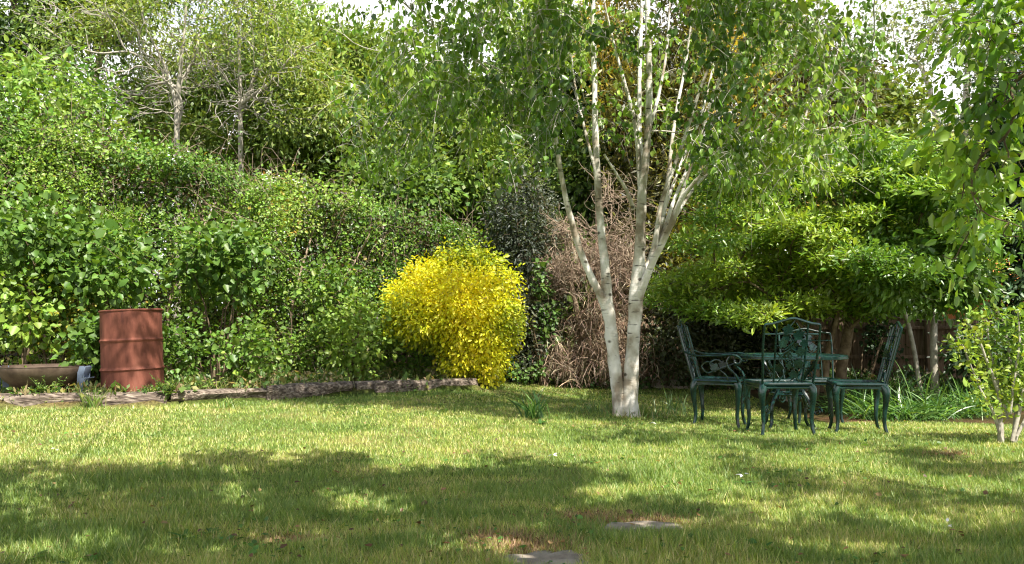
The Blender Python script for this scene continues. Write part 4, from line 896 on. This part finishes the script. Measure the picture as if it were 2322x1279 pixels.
# ================================================================== GARDEN FURNITURE
GM = M['green_metal']
def vine_leaf(sz, rot, cx, cz):
    P = []
    for k in range(30):
        a = 2*math.pi*k/30; rr = sz*(.62+.30*abs(math.cos(2.5*(a-math.pi/2)))+.08*math.cos(9*a)); 
        P.append((cx+rr*math.cos(a+rot), cz+rr*math.sin(a+rot)))
    return P
def curve2(pts, k=8):
    O, _ = smooth_path([np.array(p, float) for p in pts], [1]*len(pts), step=.02); return O
def make_chair(loc, rz, label, arms, hb=.95, wb=.44, seed=0, yellow=False):
    root = tag(empty('garden_chair', (loc[0], loc[1], float(gz(loc[0], loc[1]))-.005), rz), label, 'chair', 'green cast metal chairs round the garden table')
    w, d, zs = .23, .21, .425
    # seat: rolled rim with an openwork of strips and a short apron
    mb = MB(); cor = [(-w+.015, -d), (w-.015, -d), (w, d), (-w, d)]
    ring = []
    for i in range(4):
        a, b = np.array(cor[i]), np.array(cor[(i+1) % 4]); dv = unit(b-a)
        for t in np.linspace(.06, .94, 9):
            p = a+(b-a)*t; ring.append((p[0], p[1], zs))
    mb.tube(ring, .017, 8, closed=True); mb.tube([(x_, y_, z_-.028) for x_, y_, z_ in ring], .011, 6, closed=True)
    for t in np.linspace(-.8, .8, 7): mb.tube([(t*w, -d, zs), (t*w*.9, 0, zs-.010), (t*w, d, zs)], .006, 6, flat=1.4)
    for t in np.linspace(-.75, .75, 6): mb.tube([(-w, t*d, zs-.002), (0, t*d+.01, zs-.012), (w, t*d, zs-.002)], .006, 6)
    for i, (a, b) in enumerate([(-.1, -.08), (.1, .06), (-.08, .1), (.11, -.11), (0, 0)]):
        mb.plate(vine_leaf(.062, i*1.3, a, b), .005, ((0, 0, zs+.001), (1, 0, 0), (0, 1, 0)))
    for sx in (-1, 1):
        mb.plate([(-d, 0), (d, 0), (d, -.055), (d*.55, -.03), (-d*.55, -.03), (-d, -.055)], .008, ((sx*(w-.006), 0, zs), (0, 1, 0), (0, 0, 1)))
    for sy in (-1, 1):
        mb.plate([(-w, 0), (w, 0), (w, -.06), (w*.55, -.032), (-w*.55, -.032), (-w, -.06)], .008, ((0, sy*(d-.004), zs), (1, 0, 0), (0, 0, 1)))
    mb.obj('seat', GM, root)
    for sx in (-1, 1):
        for sy in (-1, 1):
            mb = MB(); x0, y0 = sx*(w-.025), sy*(d-.02)
            pr = [(.415, -.006, .038), (.38, .004, .037), (.34, .008, .030), (.28, .006, .024), (.20, .0, .019), (.12, -.004, .0165), (.06, .0, .015), (.02, .008, .014), (0, .012, .017)]
            if sy < 0: pr = [(z_, o*1.3, q) for z_, o, q in pr]
            mb.tube([(x0+sx*o, y0+sy*o*1.2, z_) for z_, o, q in pr], [q for *_, q in pr], 10); mb.obj('leg', GM, root)
    # backrest in its own leaning plane
    th = R(15); U = np.array([0, -math.sin(th), math.cos(th)]); O = np.array([0, -d+.005, zs]); H = (hb-zs)/math.cos(th)-.025; hw = wb/2
    def pl(x_, h): return O+np.array([x_, 0, 0])+U*h
    mb = MB()
    fr = [(-hw+.02, 0), (-hw+.01, H*.3), (-hw, H*.6), (-hw, H*.9), (-hw+.012, H*.955), (-hw+.06, H*.965), (-hw*.45, H*1.0), (0, H*1.05), (hw*.45, H*1.0), (hw-.06, H*.965), (hw-.012, H*.955), (hw, H*.9), (hw, H*.6), (hw-.01, H*.3), (hw-.02, 0)]
    O2 = curve2([pl(*q) for q in fr]); mb.tube(O2, .0105, 8)
    for hh in (.80, .40): mb.tube([pl(-hw, H*hh), pl(0, H*hh+.004), pl(hw, H*hh)], .007, 6)
    for sx in (-1, 1): mb.tube([pl(sx*hw*.52, 0), pl(sx*hw*.55, H*.5), pl(sx*hw*.56, H*.985)], .0085, 6)
    mb.obj('back_frame', GM, root)
    mb = MB(); r = rng(seed+5)
    for (a, b, s_) in [(-.03, .87, .060), (.045, .78, .058), (-.065, .66, .058), (.02, .60, .060), (.07, .52, .055), (-.02, .46, .052), (.06, .33, .055), (-.07, .26, .052), (.03, .16, .050), (-.04, .74, .045), (.09, .66, .045), (.0, .30, .045)]:
        rt = r.random()*6; tl = r.normal(0, .2); off = r.normal(0, .006)
        mb.plate(vine_leaf(s_*.86, rt, a*1.15, b*H), .005, (pl(0, 0)+np.array([0, off, 0]), unit(np.array([1, tl, 0])), U))
    for pts in ([(-.10, 0), (-.03, .2), (-.09, .42), (.02, .62), (-.03, .85), (.02, 1.02)], [(.10, 0), (.04, .22), (.10, .45), (.0, .6), (.08, .8), (.03, .98)], [(-.11, .5), (-.02, .35), (.08, .2), (.02, .05)], [(.11, .85), (.03, .7), (-.05, .55), (-.11, .62)]):
        mb.tube(curve2([pl(a, b*H) for a, b in pts]), .0055, 6)
    for k in range(16):
        a = r.normal(.0, .02); b = .50*H-.03+r.random()*.09-.04; c = pl(a*(1.5-k/16), b-k*.004); bm = bmesh.new(); bmesh.ops.create_icosphere(bm, subdivisions=1, radius=.011)
        bm.verts.index_update(); mb.add([np.array(v.co)+c for v in bm.verts], [[v.index for v in f.verts] for f in bm.faces]); bm.free()
    mb.obj('backrest', GM, root)
    if arms:
        for sx in (-1, 1):
            mb = MB(); a0 = pl(sx*hw, .27); xo = sx*(w+.03)
            mb.tube(curve2([a0, (xo, a0[1]+.10, a0[2]-.03), (xo+sx*.01, 0, .655), (xo+sx*.015, d-.06, .665), (xo+sx*.012, d+.005, .645), (xo+sx*.01, d+.022, .610), (xo+sx*.008, d+.002, .585), (xo+sx*.006, d-.03, .595), (xo, d-.03, .62)]), .0105, 8)
            mb.tube(curve2([(xo, d-.07, .655), (xo, d-.10, .61), (xo, d-.09, .55), (xo-sx*.01, d-.03, .49), (xo-sx*.03, d+.0, zs)]), [.009]*0 or .010, 8)
            mb.tube(curve2([(xo, d-.09, .57), (xo, 0, .52), (xo-sx*.01, -.07, .50), (xo-sx*.02, -.12, .56), (xo, -.06, .60), (xo, .0, .57)]), .007, 6)
            mb.tube(curve2([(xo-sx*.01, .04, .53), (xo-sx*.01, .10, .48), (xo-sx*.025, .12, zs)]), .007, 6)
            mb.plate(vine_leaf(.045, 1+sx, .0, .55), .005, ((xo, 0, 0), (0, 1, 0), (0, 0, 1)))
            mb.obj('armrest', GM, root)
    return root
make_chair((1.93, 7.85), R(-90-22), 'green metal armchair on the left of the table, seen from its side', True, .97, .45, 1)
make_chair((2.27, 7.16), R(2), 'nearest green metal chair, its tall leaf-patterned back towards the camera', False, .965, .46, 2)
make_chair((3.02, 7.38), R(90-14), 'armless green metal chair on the right of the table, seen from its side', False, .955, .45, 3)
make_chair((3.11, 8.66), R(180-4), 'farthest green metal chair, facing out from behind the table', False, .95, .54, 4)
def table():
    c = (2.60, 7.92); root = tag(empty('garden_table', (*c, float(gz(*c))-.005), R(35)), 'round green cast metal table among the four chairs', 'table')
    mb = MB(); zt = .70; n = 96; Rt = .53
    rim = lambda R_, z_: [((R_+.006*math.cos(16*2*math.pi*i/n))*math.cos(2*math.pi*i/n), (R_+.006*math.cos(16*2*math.pi*i/n))*math.sin(2*math.pi*i/n), z_) for i in range(n)]
    V = rim(Rt-.05, zt-.012)+rim(Rt-.01, zt)+rim(Rt, zt-.006)+rim(Rt, zt-.030)+rim(Rt-.012, zt-.034)+rim(Rt-.016, zt-.014)
    mb.add(V, [(k*n+i, k*n+(i+1) % n, ((k+1) % 6)*n+(i+1) % n, ((k+1) % 6)*n+i) for k in range(6) for i in range(n)])
    for R_ in (.12, .24, .36): mb.tube([(R_*math.cos(a), R_*math.sin(a), zt-.006) for a in np.arange(48)/48*2*math.pi], .008, 6, closed=True)
    for k in range(24):
        a = k/24*2*math.pi; mb.tube([(.03*math.cos(a), .03*math.sin(a), zt-.008), (.25*math.cos(a+.12), .25*math.sin(a+.12), zt-.008), ((Rt-.03)*math.cos(a), (Rt-.03)*math.sin(a), zt-.010)], .007, 6)
    for k in range(16):
        a = (k+.5)/16*2*math.pi; R_ = .42; mb.plate(vine_leaf(.055, a, 0, 0), .006, ((R_*math.cos(a), R_*math.sin(a), zt-.004), (1, 0, 0), (0, 1, 0)))
    mb.lathe([(0.001, -.016), (.06, -.016), (.062, 0), (.03, .003), (.001, .003)], 24, (0, 0, zt)); mb.obj('tabletop', GM, root)
    for k in range(4):
        a = k*math.pi/2; mb = MB(); C = lambda rr, z_: (rr*math.cos(a), rr*math.sin(a), z_)
        pr = [(.30, .665), (.27, .60), (.20, .53), (.15, .45), (.16, .37), (.21, .30), (.25, .22), (.25, .13), (.26, .06), (.31, .0)]
        O = curve2([C(*q) for q in pr]); mb.tube(O, np.linspace(.022, .015, len(O)), 8)
        sp = [(.27+.05*(1-t)*math.cos(5.5*t*2), .22+.05*(1-t)*math.sin(5.5*t*2)) for t in np.linspace(0, .9, 24)]; mb.tube([C(q[0]+.04, q[1]-.03) for q in sp], .007, 6)
        sp = [(.10+.055*(1-t)*math.cos(5.5*t*2+2), .30+.055*(1-t)*math.sin(5.5*t*2+2)) for t in np.linspace(0, .9, 24)]; mb.tube([C(*q) for q in sp], .007, 6)
        sp = [(.23+.05*(1-t)*math.cos(-5.5*t*2+2), .52+.05*(1-t)*math.sin(-5.5*t*2+2)) for t in np.linspace(0, .9, 24)]; mb.tube([C(*q) for q in sp], .007, 6)
        mb.plate(vine_leaf(.04, 1, .17, .42), .006, ((0, 0, 0), (math.cos(a), math.sin(a), 0), (0, 0, 1)))
        mb.obj('leg', GM, root)
    mb = MB(); mb.tube([(.17*math.cos(a), .17*math.sin(a), .335) for a in np.arange(40)/40*2*math.pi], .010, 8, closed=True)
    for k in range(4): a = k*math.pi/2+.78; mb.tube([(0, 0, .34), (.17*math.cos(a), .17*math.sin(a), .335)], .006, 6)
    mb.obj('brace', GM, root)
table()

# ================================================================== DRUM AND FIRE BOWL
def drum():
    c = at(305, 800, 8.35); mb = MB(); Rd = .287; Hh = .88
    prof = []
    for z_ in np.linspace(0, Hh, 89):
        b = 0
        for zr in (Hh*.345, Hh*.665): b += .013*math.exp(-((z_-zr)/.011)**2)
        prof.append((Rd+b, z_))
    n = 96; V = []
    for r_, z_ in prof:
        for i in range(n):
            a = 2*math.pi*i/n; dd = .010*(vn(np.array([[math.cos(a)*1.2, math.sin(a)*1.2, z_*1.6]]), 1, 3)[0]-.5)+.006*(vn(np.array([[math.cos(a)*3, math.sin(a)*3, z_*4]]), 1, 4)[0]-.5)
            V.append(((r_+dd)*math.cos(a), (r_+dd)*math.sin(a), z_))
    m = len(prof); f = [(k*n+i, k*n+(i+1) % n, (k+1)*n+(i+1) % n, (k+1)*n+i) for k in range(m-1) for i in range(n)]
    # inner wall
    k0 = (m-1)*n; inn = [(x_*.988, y_*.988, z_) for x_, y_, z_ in V[k0:]]+[(x_*.985, y_*.985, .03) for x_, y_, z_ in V[:n]]
    b = len(V); V += inn; f += [(k0+i, k0+(i+1) % n, b+(i+1) % n, b+i) for i in range(n)]+[(b+i, b+(i+1) % n, b+n+(i+1) % n, b+n+i) for i in range(n)]+[tuple(range(b+n, b+2*n))]
    mb.add(V, f); root = empty('oil_drum', (c[0], 8.35, .165)); root.rotation_euler = (R(-1), R(-2.6), R(20))
    mb.obj('body', M['rust'], root)
    mb = MB(); mb.lathe([(Rd-.010, Hh-.006), (Rd-.004, Hh+.007), (Rd+.005, Hh+.006), (Rd+.010, Hh-.001), (Rd+.008, Hh-.010), (Rd-.001, Hh-.014)], 96); mb.obj('rim', M['rust'], root)
    tag(root, 'open rust-brown oil drum standing upright behind the sleepers', 'oil drum')
drum()
def fire_bowl():
    c = at(98, 830, 8.15); x0 = c[0]; zt = c[2]; root = tag(empty('fire_bowl', (x0, 8.15, .2)), 'wide brown metal fire bowl with blue-grey end legs at the far left', 'fire bowl')
    Rr = .39; dp = .235; mb = MB(); zt -= .2; P = []
    for k in range(22):
        t = k/21; P.append((Rr*math.sin(t*math.pi/2)**.85, zt-dp*math.cos(t*math.pi/2)**1.1))
    P += [(Rr+.004, zt+.002), (Rr-.006, zt)]+[(max(.001, q[0]-.006), q[1]+.006) for q in P[::-1]]
    P[0] = (.001, P[0][1]); mb.lathe(P, 72); mb.obj('bowl', M['bowl'], root)
    mb = MB(); mb.tube([(.07, -.06, zt-dp+.02), (.05, -.08, zt-dp-.05), (.04, -.1, -.04)], [.05, .028, .026], 10); mb.obj('foot', M['bowl'], root)
    for sx in (-1, 1):
        mb = MB(); mt = Matrix.Rotation(R(sx*5), 4, 'Y'); h = zt+.03
        V = [(-.034, zt), (.03, zt+.004), (.030, zt-.13), (.012, -.0), (.02, -.03), (-.036, -.03), (-.04, .0)]
        mb.plate([(a*sx*.9, b) for a, b in V], .010, ((sx*(Rr+.01), -.06, 0), unit(np.array([1, sx*.25, 0])), (0, 0, 1)))
        mb.plate([(a*sx*.9, b) for a, b in V], .010, ((sx*(Rr+.01), .06, 0), unit(np.array([1, -sx*.25, 0])), (0, 0, 1)))
        mb.box((sx*(Rr+.035), 0, zt-.055), (.012, .13, .11), Matrix.Rotation(R(sx*14), 4, 'Y'), .003)
        mb.box((sx*(Rr+.055), 0, zt-.115), (.055, .12, .010), Matrix.Rotation(R(sx*-10), 4, 'Y'), .003)
        mb.obj('leg', M['steel'], root)
fire_bowl()

# ================================================================== FENCE, EDGING, HOUSE
def fence():
    r = rng(7); Yf = 12.75; xs_ = [1.55, 3.4, 4.85, 6.30, 8.15, 10.0]
    o_ = empty('wooden_fence', (5.5, Yf, 0)); tag(o_, 'dark brown closeboard fence with dipped panel tops along the back of the right side', 'fence')
    for i, x_ in enumerate(xs_):
        mb = MB(); mb.box((x_-5.5, -.05, .46), (.10, .10, 1.02), None, .008); mb.obj('post', M['fence'], o_)
    for i in range(len(xs_)-1):
        a, b = xs_[i]+.05, xs_[i+1]-.05; mb = MB(); nb = int((b-a)/.125); w_ = (b-a)/nb
        for k in range(nb):
            xc = a+w_*(k+.5); t = (xc-a)/(b-a); top = .93+.24*sm(np.array(t)) if i in (3, 4) else .95+.05*math.sin(t*3.14)
            mb.box((xc-5.5, .012*(k % 2), (top-.15)/2+.16), (w_*1.04, .016, float(top)-.15), None, .002)
        mb.obj('panel', M['fence'], o_)
        for zz in (.42, .86):
            mb = MB(); mb.box(((a+b)/2-5.5, -.035, zz), (b-a, .035, .05), None, .004); mb.obj('rail', M['fence'], o_)
        mb = MB(); mb.box(((a+b)/2-5.5, -.02, .08), (b-a, .03, .16), None, .003); mb.obj('gravel_board', M['fence'], o_)
        O, _ = smooth_path([(a+(b-a)*t-5.5, 0, float(.93+.24*sm(np.array(t)) if i in (3, 4) else .95+.05*math.sin(t*3.14))+.02) for t in np.linspace(0, 1, 9)], [1]*9, .1)
        mb = MB(); mb.tube(O, .016, 6, flat=1.5); mb.obj('capping', M['fence'], o_)
fence()
def edging():
    mb = MB(); a, b = np.array([1.0, 12.0, 0]), np.array([4.7, 11.6, 0]); d = unit(b-a); K = 40
    V = []; 
    for k in range(K+1):
        p = a+(b-a)*k/K; z_ = float(gz(p[0], p[1])); q = .006*math.sin(k*1.7)
        for dy, dz in ((0, -.05), (0, .035+q), (.03, .035+q), (.03, -.05)): V.append((p[0], p[1]+dy, z_+dz))
    f = [(k*4+j, k*4+(j+1) % 4, (k+1)*4+(j+1) % 4, (k+1)*4+j) for k in range(K) for j in range(4)]+[(0, 1, 2, 3), (K*4+3, K*4+2, K*4+1, K*4)]
    mb.add(V, f); tag(mb.obj('lawn_edging', M['stone'], None), 'pale thin edging strip between lawn and dark bed behind the armchair', 'edging')
    r = rng(3); lab = ['rough edging block nearest the birch trunk', 'small edging block second from the birch trunk', 'broad low edging block third from the birch trunk', 'edging block hidden behind the left-hand armchair', 'pale squared block lying beneath the table']
    for i, (px, py, w_) in enumerate([(1492, 868, .16), (1528, 869, .12), (1600, 868, .20), (1655, 869, .14), (1797, 884, .16)]):
        Yb = 12.2 if i < 4 else 10.6; p = at(px, py, Yb); z_ = float(gz(p[0], Yb)); mb = MB(); mb.box((0, 0, .045), (w_, .1, .11), Matrix.Rotation(r.normal()*.06, 4, 'Y'), .015)
        o = mb.obj('edging_stone', M['stone'], None, True, (p[0], Yb, z_)); o.rotation_euler.z = r.normal()*.1; tag(o, lab[i], 'edging stone', 'stone blocks along the back bed')
edging()
def house():
    o_ = tag(empty('brick_outbuilding', (11.35, 18.6, 0)), 'orange sunlit brick building glimpsed over the fence at the right', 'building')
    mb = MB(); mb.box((0, 0, .95), (2.4, 2.4, 1.9), None, .01); mb.obj('wall', M['brick'], o_)
    mb = MB(); mb.add([(-1.35, -1.35, 1.86), (1.35, -1.35, 1.86), (1.35, 0, 2.4), (-1.35, 0, 2.4), (-1.35, 1.35, 1.86), (1.35, 1.35, 1.86), (-1.35, -1.35, 1.78), (1.35, -1.35, 1.78), (1.35, 1.35, 1.78), (-1.35, 1.35, 1.78)],
               [(0, 1, 2, 3), (3, 2, 5, 4), (6, 7, 1, 0), (7, 8, 5, 2, 1), (9, 6, 0, 3, 4), (8, 9, 4, 5), (9, 8, 7, 6)]); mb.obj('roof', M['brick'], o_, False)
house()

# ================================================================== LOW PLANTS
def clump(loc, label, n, ln, seed, spread=.5, cols=((.05, .13, .03), (.09, .20, .045), (.16, .30, .07)), wd=.014, group='strap-leaved plants in the bed', droop=1.1, up=1.0, name='strap_leaf_plant', cat='plant', rad=.06, r2=None):
    r = rng(seed); base = np.array([loc[0], loc[1], float(gz(*loc))-.01])
    P = np.stack([r.normal(0, rad, n), r.normal(0, rad, n), np.zeros(n)], 1); a = r.random(n)*6.283; s_ = spread*np.sqrt(r.random(n))
    D = np.stack([np.cos(a)*s_, np.sin(a)*s_, np.full(n, up)], 1); L_ = ln*np.exp(r.normal(0, .22, n))
    V, F_, k = ribbons(P, D, L_, wd*np.exp(r.normal(0, .2, n)), droop*(.4+r.random(n)), 6, seed)
    return tag(_place(name, V, F_, np.repeat(palette(n, cols, r), k, 0), base), label, cat, group)
def _place(name, V, F_, C, base):
    o = mesh_np(name, V, F_, M['leaf_gloss'], None, C); o.location = tuple(base); return o
CL = [(1925, 935, 'strap-leaved clump showing between the right-hand chair legs'), (1985, 950, 'strap-leaved clump just behind the rear leg of the right-hand chair'), (2045, 950, 'dense strap-leaved clump in front of the leaning sapling'),
      (2105, 950, 'dense strap-leaved clump in front of the small forked tree'), (2165, 945, 'strap-leaved clump midway from the forked tree to the young shrub'), (2215, 940, 'strap-leaved clump left of the young shrub stems'),
      (1965, 915, 'back strap-leaved clump behind the seat of the right-hand chair'), (2030, 905, 'back strap-leaved clump at the foot of the leaning sapling'), (2150, 905, 'back strap-leaved clump right of the forked tree'),
      (2070, 925, 'tallest strap-leaved clump at the centre of the right-hand bed'), (2260, 930, 'strap-leaved clump half hidden behind the young shrub'), (2320, 925, 'strap-leaved clump at the right edge behind the young shrub')]
for i, (px, py, lb) in enumerate(CL):
    p = ground_at(px, py); clump((p[0], p[1]), lb, 150, .38, 200+i, 1.25, wd=.012, rad=.11, droop=1.5)
p = ground_at(1215, 948); clump((p[0], p[1]), 'isolated strap-leaved clump on the lawn left of the birch', 46, .27, 230, .7, wd=.013, rad=.05, group=None)
p = ground_at(1530, 940); clump((p[0], p[1]), 'thin grassy clump on the lawn right of the birch', 46, .20, 231, .6, wd=.007, rad=.06, group=None, cols=((.08, .17, .05), (.14, .24, .08)))
for i, (px, py, ln_, lb) in enumerate([(215, 925, .20, 'tall pale grass tuft against the front of the leftmost sleepers'), (1462, 945, .13, 'small grass tuft at the right foot of the birch'), (1368, 935, .12, 'dark weedy tuft left of the birch trunk'),
                                       (520, 925, .10, 'short bright tuft in front of the second sleeper')]):
    p = ground_at(px, py); clump((p[0], p[1]), lb, 80, ln_, 240+i, .6, wd=.006, rad=.045, group='grass tufts on the lawn', name='grass_tuft', cat='grass tuft', cols=((.12, .24, .04), (.2, .32, .06), (.32, .34, .12)))
def feathery(px, py, Y, h, label, seed, n=160):
    r = rng(seed); p = at(px, py, Y); base = np.array([p[0], Y, .2 if in_left_bed(p[:1], np.array([Y]))[0] else float(gz(p[0], Y))]); k = 9; V_ = Geo()
    for i in range(k):
        a = r.random()*6.28; top = np.array([math.cos(a)*.12*r.random()*2, math.sin(a)*.12, h*(.6+.4*r.random())]); O, Ro = smooth_path([np.zeros(3), top*.5+[0, 0, h*.05], top], [.004, .003, .0015], .03)
        v, f = stem_geo(O, Ro, 5); C = np.tile([.10, .16, .04], (len(v), 1)); V_.add(v, f, C)
        m = n//k; t = .25+.75*r.random(m); q = O[(t*(len(O)-1)).astype(int)]; d = unit(r.normal(0, 1, (m, 3))*[1, 1, .4]+[0, 0, .45]); Ln = .075*(1.2-t)*np.exp(r.normal(0, .2, m))
        v, f, kk = leaf_geo(q, d, r.normal(0, .5, (m, 3))+[0, 0, 1], Ln, Ln*.33, 'leaf6', .1); V_.add(v, f, np.repeat(palette(m, [(.10, .19, .04), (.16, .27, .05), (.25, .33, .07)], r), kk, 0))
    o = V_.obj('weed', M['leaf'], None); o.location = tuple(base); tag(o, label, 'weed', 'feathery weeds along the sleepers')
for i, (px, Y, h, lb) in enumerate([(380, 7.95, .30, 'bushy weed growing over the gap between the first two sleepers'), (345, 8.05, .2, 'weed at the right foot of the rusty drum'), (110, 7.85, .25, 'upright weed in front of the fire bowl'), (60, 7.8, .16, 'low weed beneath the left part of the fire bowl'),
                                    (255, 8.0, .12, 'low weed at the left foot of the rusty drum'), (440, 8.5, .26, 'leafy weed behind the second sleeper'), (490, 8.7, .22, 'loose weed behind the right end of the second sleeper'), (560, 9.0, .2, 'spindly weed behind the left end of the third sleeper'),
                                    (650, 9.3, .2, 'shaded weed behind the middle of the third sleeper'), (720, 9.6, .22, 'shaded weed behind the right end of the third sleeper'), (830, 9.8, .2, 'weed behind the shortest sleeper stub'), (920, 10.2, .22, 'weed under the left side of the golden bush'), (1000, 10.4, .2, 'weed under the middle of the golden bush')]):
    feathery(px, 880, Y, h, lb, 300+i)
# ground cover over the raised bed and the back beds
r = rng(330)
def cover(n, seed, xr, yr, test, hz, hscale, cols):
    r = rng(seed); x_ = r.uniform(*xr, n); y_ = r.uniform(*yr, n); k = test(x_, y_); x_, y_ = x_[k], y_[k]; P = np.stack([x_, y_, hz(x_, y_)], 1); w = vn(P*[1, 1, 0], 2.4, seed); P = P[w > .42]
    P[:, 2] += hscale*r.random(len(P))**1.6*(.3+vn(P*[1, 1, 0], 1.6, 6)); n = len(P); D = unit(r.normal(0, .7, (n, 3))+[0, 0, .35]); Ln = .05*np.exp(r.normal(0, .35, n)); v, f, kk = leaf_geo(P, D, r.normal(0, .6, (n, 3))+[0, -.2, .8], Ln, Ln*.55, 'rhomb', .15)
    return v, f, np.repeat(palette(n, cols, r), kk, 0)
g = Geo(); g.add(*cover(52000, 331, (-7.5, -.3), (7.6, 12.5), in_left_bed, lambda a, b: np.full(len(a), .2), .16, [(.08, .15, .03), (.13, .22, .05), (.28, .29, .09), (.34, .27, .15)]))
P = np.stack([rng(5).uniform(-7.5, -.3, 26000), rng(6).uniform(7.6, 12, 26000), np.full(26000, .2)], 1); P = P[in_left_bed(P[:, 0], P[:, 1]) & (vn(P, 1.7, 44) > .45)]; n = len(P); rr = rng(9)
v, f, kk = ribbons(P, rr.normal(0, .4, (n, 3))+[0, 0, 1], .05+.15*rr.random(n)**2, np.full(n, .005), rr.random(n)*1.2, 3, 4); g.add(v, f, np.repeat(palette(n, [(.14, .22, .05), (.30, .32, .10), (.42, .36, .18)], rr), kk, 0))
tag(g.obj('ground_cover', M['leaf']), 'weedy ground cover and dry grass on the raised bed behind the sleepers', 'ground cover', kind='stuff')
g = Geo(); g.add(*cover(30000, 335, (.0, 6.5), (11.4, 13), lambda a, b: b > 11.6+.5*np.maximum(0, a-1)*0, gz, .30, [(.05, .11, .025), (.08, .16, .035), (.12, .10, .06)]))
tag(g.obj('bed_cover', M['leaf']), 'low leafy cover along the back of the lawn', 'ground cover', kind='stuff')
def dandelion(px, py, s_, label, seed):
    r = rng(seed); p = ground_at(px, py); n = 12; a = np.arange(n)/n*6.28+r.normal(0, .2, n); D = np.stack([np.cos(a), np.sin(a), .45+.4*r.random(n)], 1)
    v, f, k = ribbons(np.zeros((n, 3)), D, s_*(.7+.5*r.random(n)), np.full(n, s_*.28), np.full(n, .9), 5, seed, side=unit(np.stack([-np.sin(a), np.cos(a), a*0], 1))); o = mesh_np('broadleaf_weed', v, f, M['leaf'], None, np.repeat(palette(n, [(.06, .15, .03), (.10, .22, .04)], r), k, 0)); o.location = tuple(p); tag(o, label, 'weed', 'broad-leaved weeds in the lawn')
for i, (px, py, s_, lb) in enumerate([(420, 1222, .075, 'dark broad-leaved weed in the lower left shade'), (480, 1212, .06, 'smaller broad weed beside the lower left one'), (1690, 1100, .07, 'upright broad weed below the chairs on the lawn'), (1505, 1108, .05, 'pale broad weed left of the lower lawn centre'), (1745, 1012, .07, 'broad weed in the grass below the near chair'),
                                      (1225, 962, .09, 'broad weed in front of the isolated strap-leaved clump'), (60, 1275, .09, 'dark broad weed cut by the bottom left edge'), (920, 1195, .05, 'small broad weed below the lawn centre'), (1300, 1035, .045, 'small weed in the sunny lawn centre')]): dandelion(px, py, s_, lb, 400+i)
def petal(px, py, label, seed, s_=.03, col=(.8, .8, .78)):
    r = rng(seed); p = ground_at(px, py); v, f, k = leaf_geo(np.zeros((3, 3))+r.normal(0, .006, (3, 3)), r.normal(0, 1, (3, 3))*[1, 1, .3], np.array([[0, 0, 1.]]*3)+r.normal(0, .3, (3, 3)), np.full(3, s_), np.full(3, s_*.7), 'leaf6', .2)
    o = mesh_np('fallen_petal', v, f, M['petal'], None, np.tile(col, (len(v), 1))); o.location = (p[0], p[1], p[2]+.03); tag(o, label, 'petal', 'pale petals dropped on the lawn')
petal(1255, 1043, 'white petal on sunny grass below the birch', 1); petal(128, 1030, 'white petal on sunny grass at the left', 2); petal(1682, 1086, 'pale petal on the grass below the near chair', 3); petal(2150, 1204, 'pale petal in the lower right shade', 4, .02); petal(1483, 967, 'pale petal beside the birch foot', 5, .03)

# fallen leaves, clover and bits scattered through the grass
r = rng(500); n = 5200; yy = (2.7**-.75+r.random(n)*(11.5**-.75-2.7**-.75))**(1/-.75); xx = (r.random(n)*2-1)*(yy*.7+.9); P = np.stack([xx, yy, gz(xx, yy)], 1); w = vn(P, 1.9, 51)*.6+vn(P, 5, 52)*.4
dead = r.random(n) < .12; k = ((w > .60) | dead) & ~in_left_bed(xx, yy) & ~in_right_bed(xx, yy); P = P[k]; dead = dead[k]; n = len(P); P[:, 2] += np.where(dead, .03, .018+.012*r.random(n)); a = r.random(n)*6.28
Ln = np.where(dead, .022, .024)*np.exp(r.normal(0, .3, n)); v, f, kk = leaf_geo(P, np.stack([np.cos(a), np.sin(a), r.normal(0, .3, n)], 1), r.normal(0, .35, (n, 3))+[0, 0, 1], Ln, Ln*.75, 'leaf6', .12)
C = np.where(dead[:, None], palette(n, [(.20, .11, .05), (.34, .22, .10), (.12, .07, .04)], r), palette(n, [(.07, .17, .03), (.11, .24, .045)], r))
tag(mesh_np('lawn_weeds', v, f, M['leaf'], None, np.repeat(C, kk, 0)), 'clover and small fallen leaves scattered through the lawn', 'clover', kind='stuff')

# litter and rough grass at the foot of the birch
r = rng(510); n = 420; a = r.random(n)*6.28; q = .12+.45*r.random(n)**1.4; P = np.stack([zb[0]+q*np.cos(a), zb[1]+q*np.sin(a)*.7, np.zeros(n)], 1); P[:, 2] = gz(P[:, 0], P[:, 1])
v, f, kk = ribbons(P, r.normal(0, .45, (n, 3))+[0, 0, 1], .05+.09*r.random(n), np.full(n, .006), r.random(n)*1.4, 4, 8)
tag(mesh_np('rough_grass', v, f, M['grass'], None, np.repeat(palette(n, [(.08, .17, .03), (.14, .24, .05), (.34, .30, .13)], r), kk, 0)), 'unmown grass round the foot of the birch', 'grass', kind='stuff')
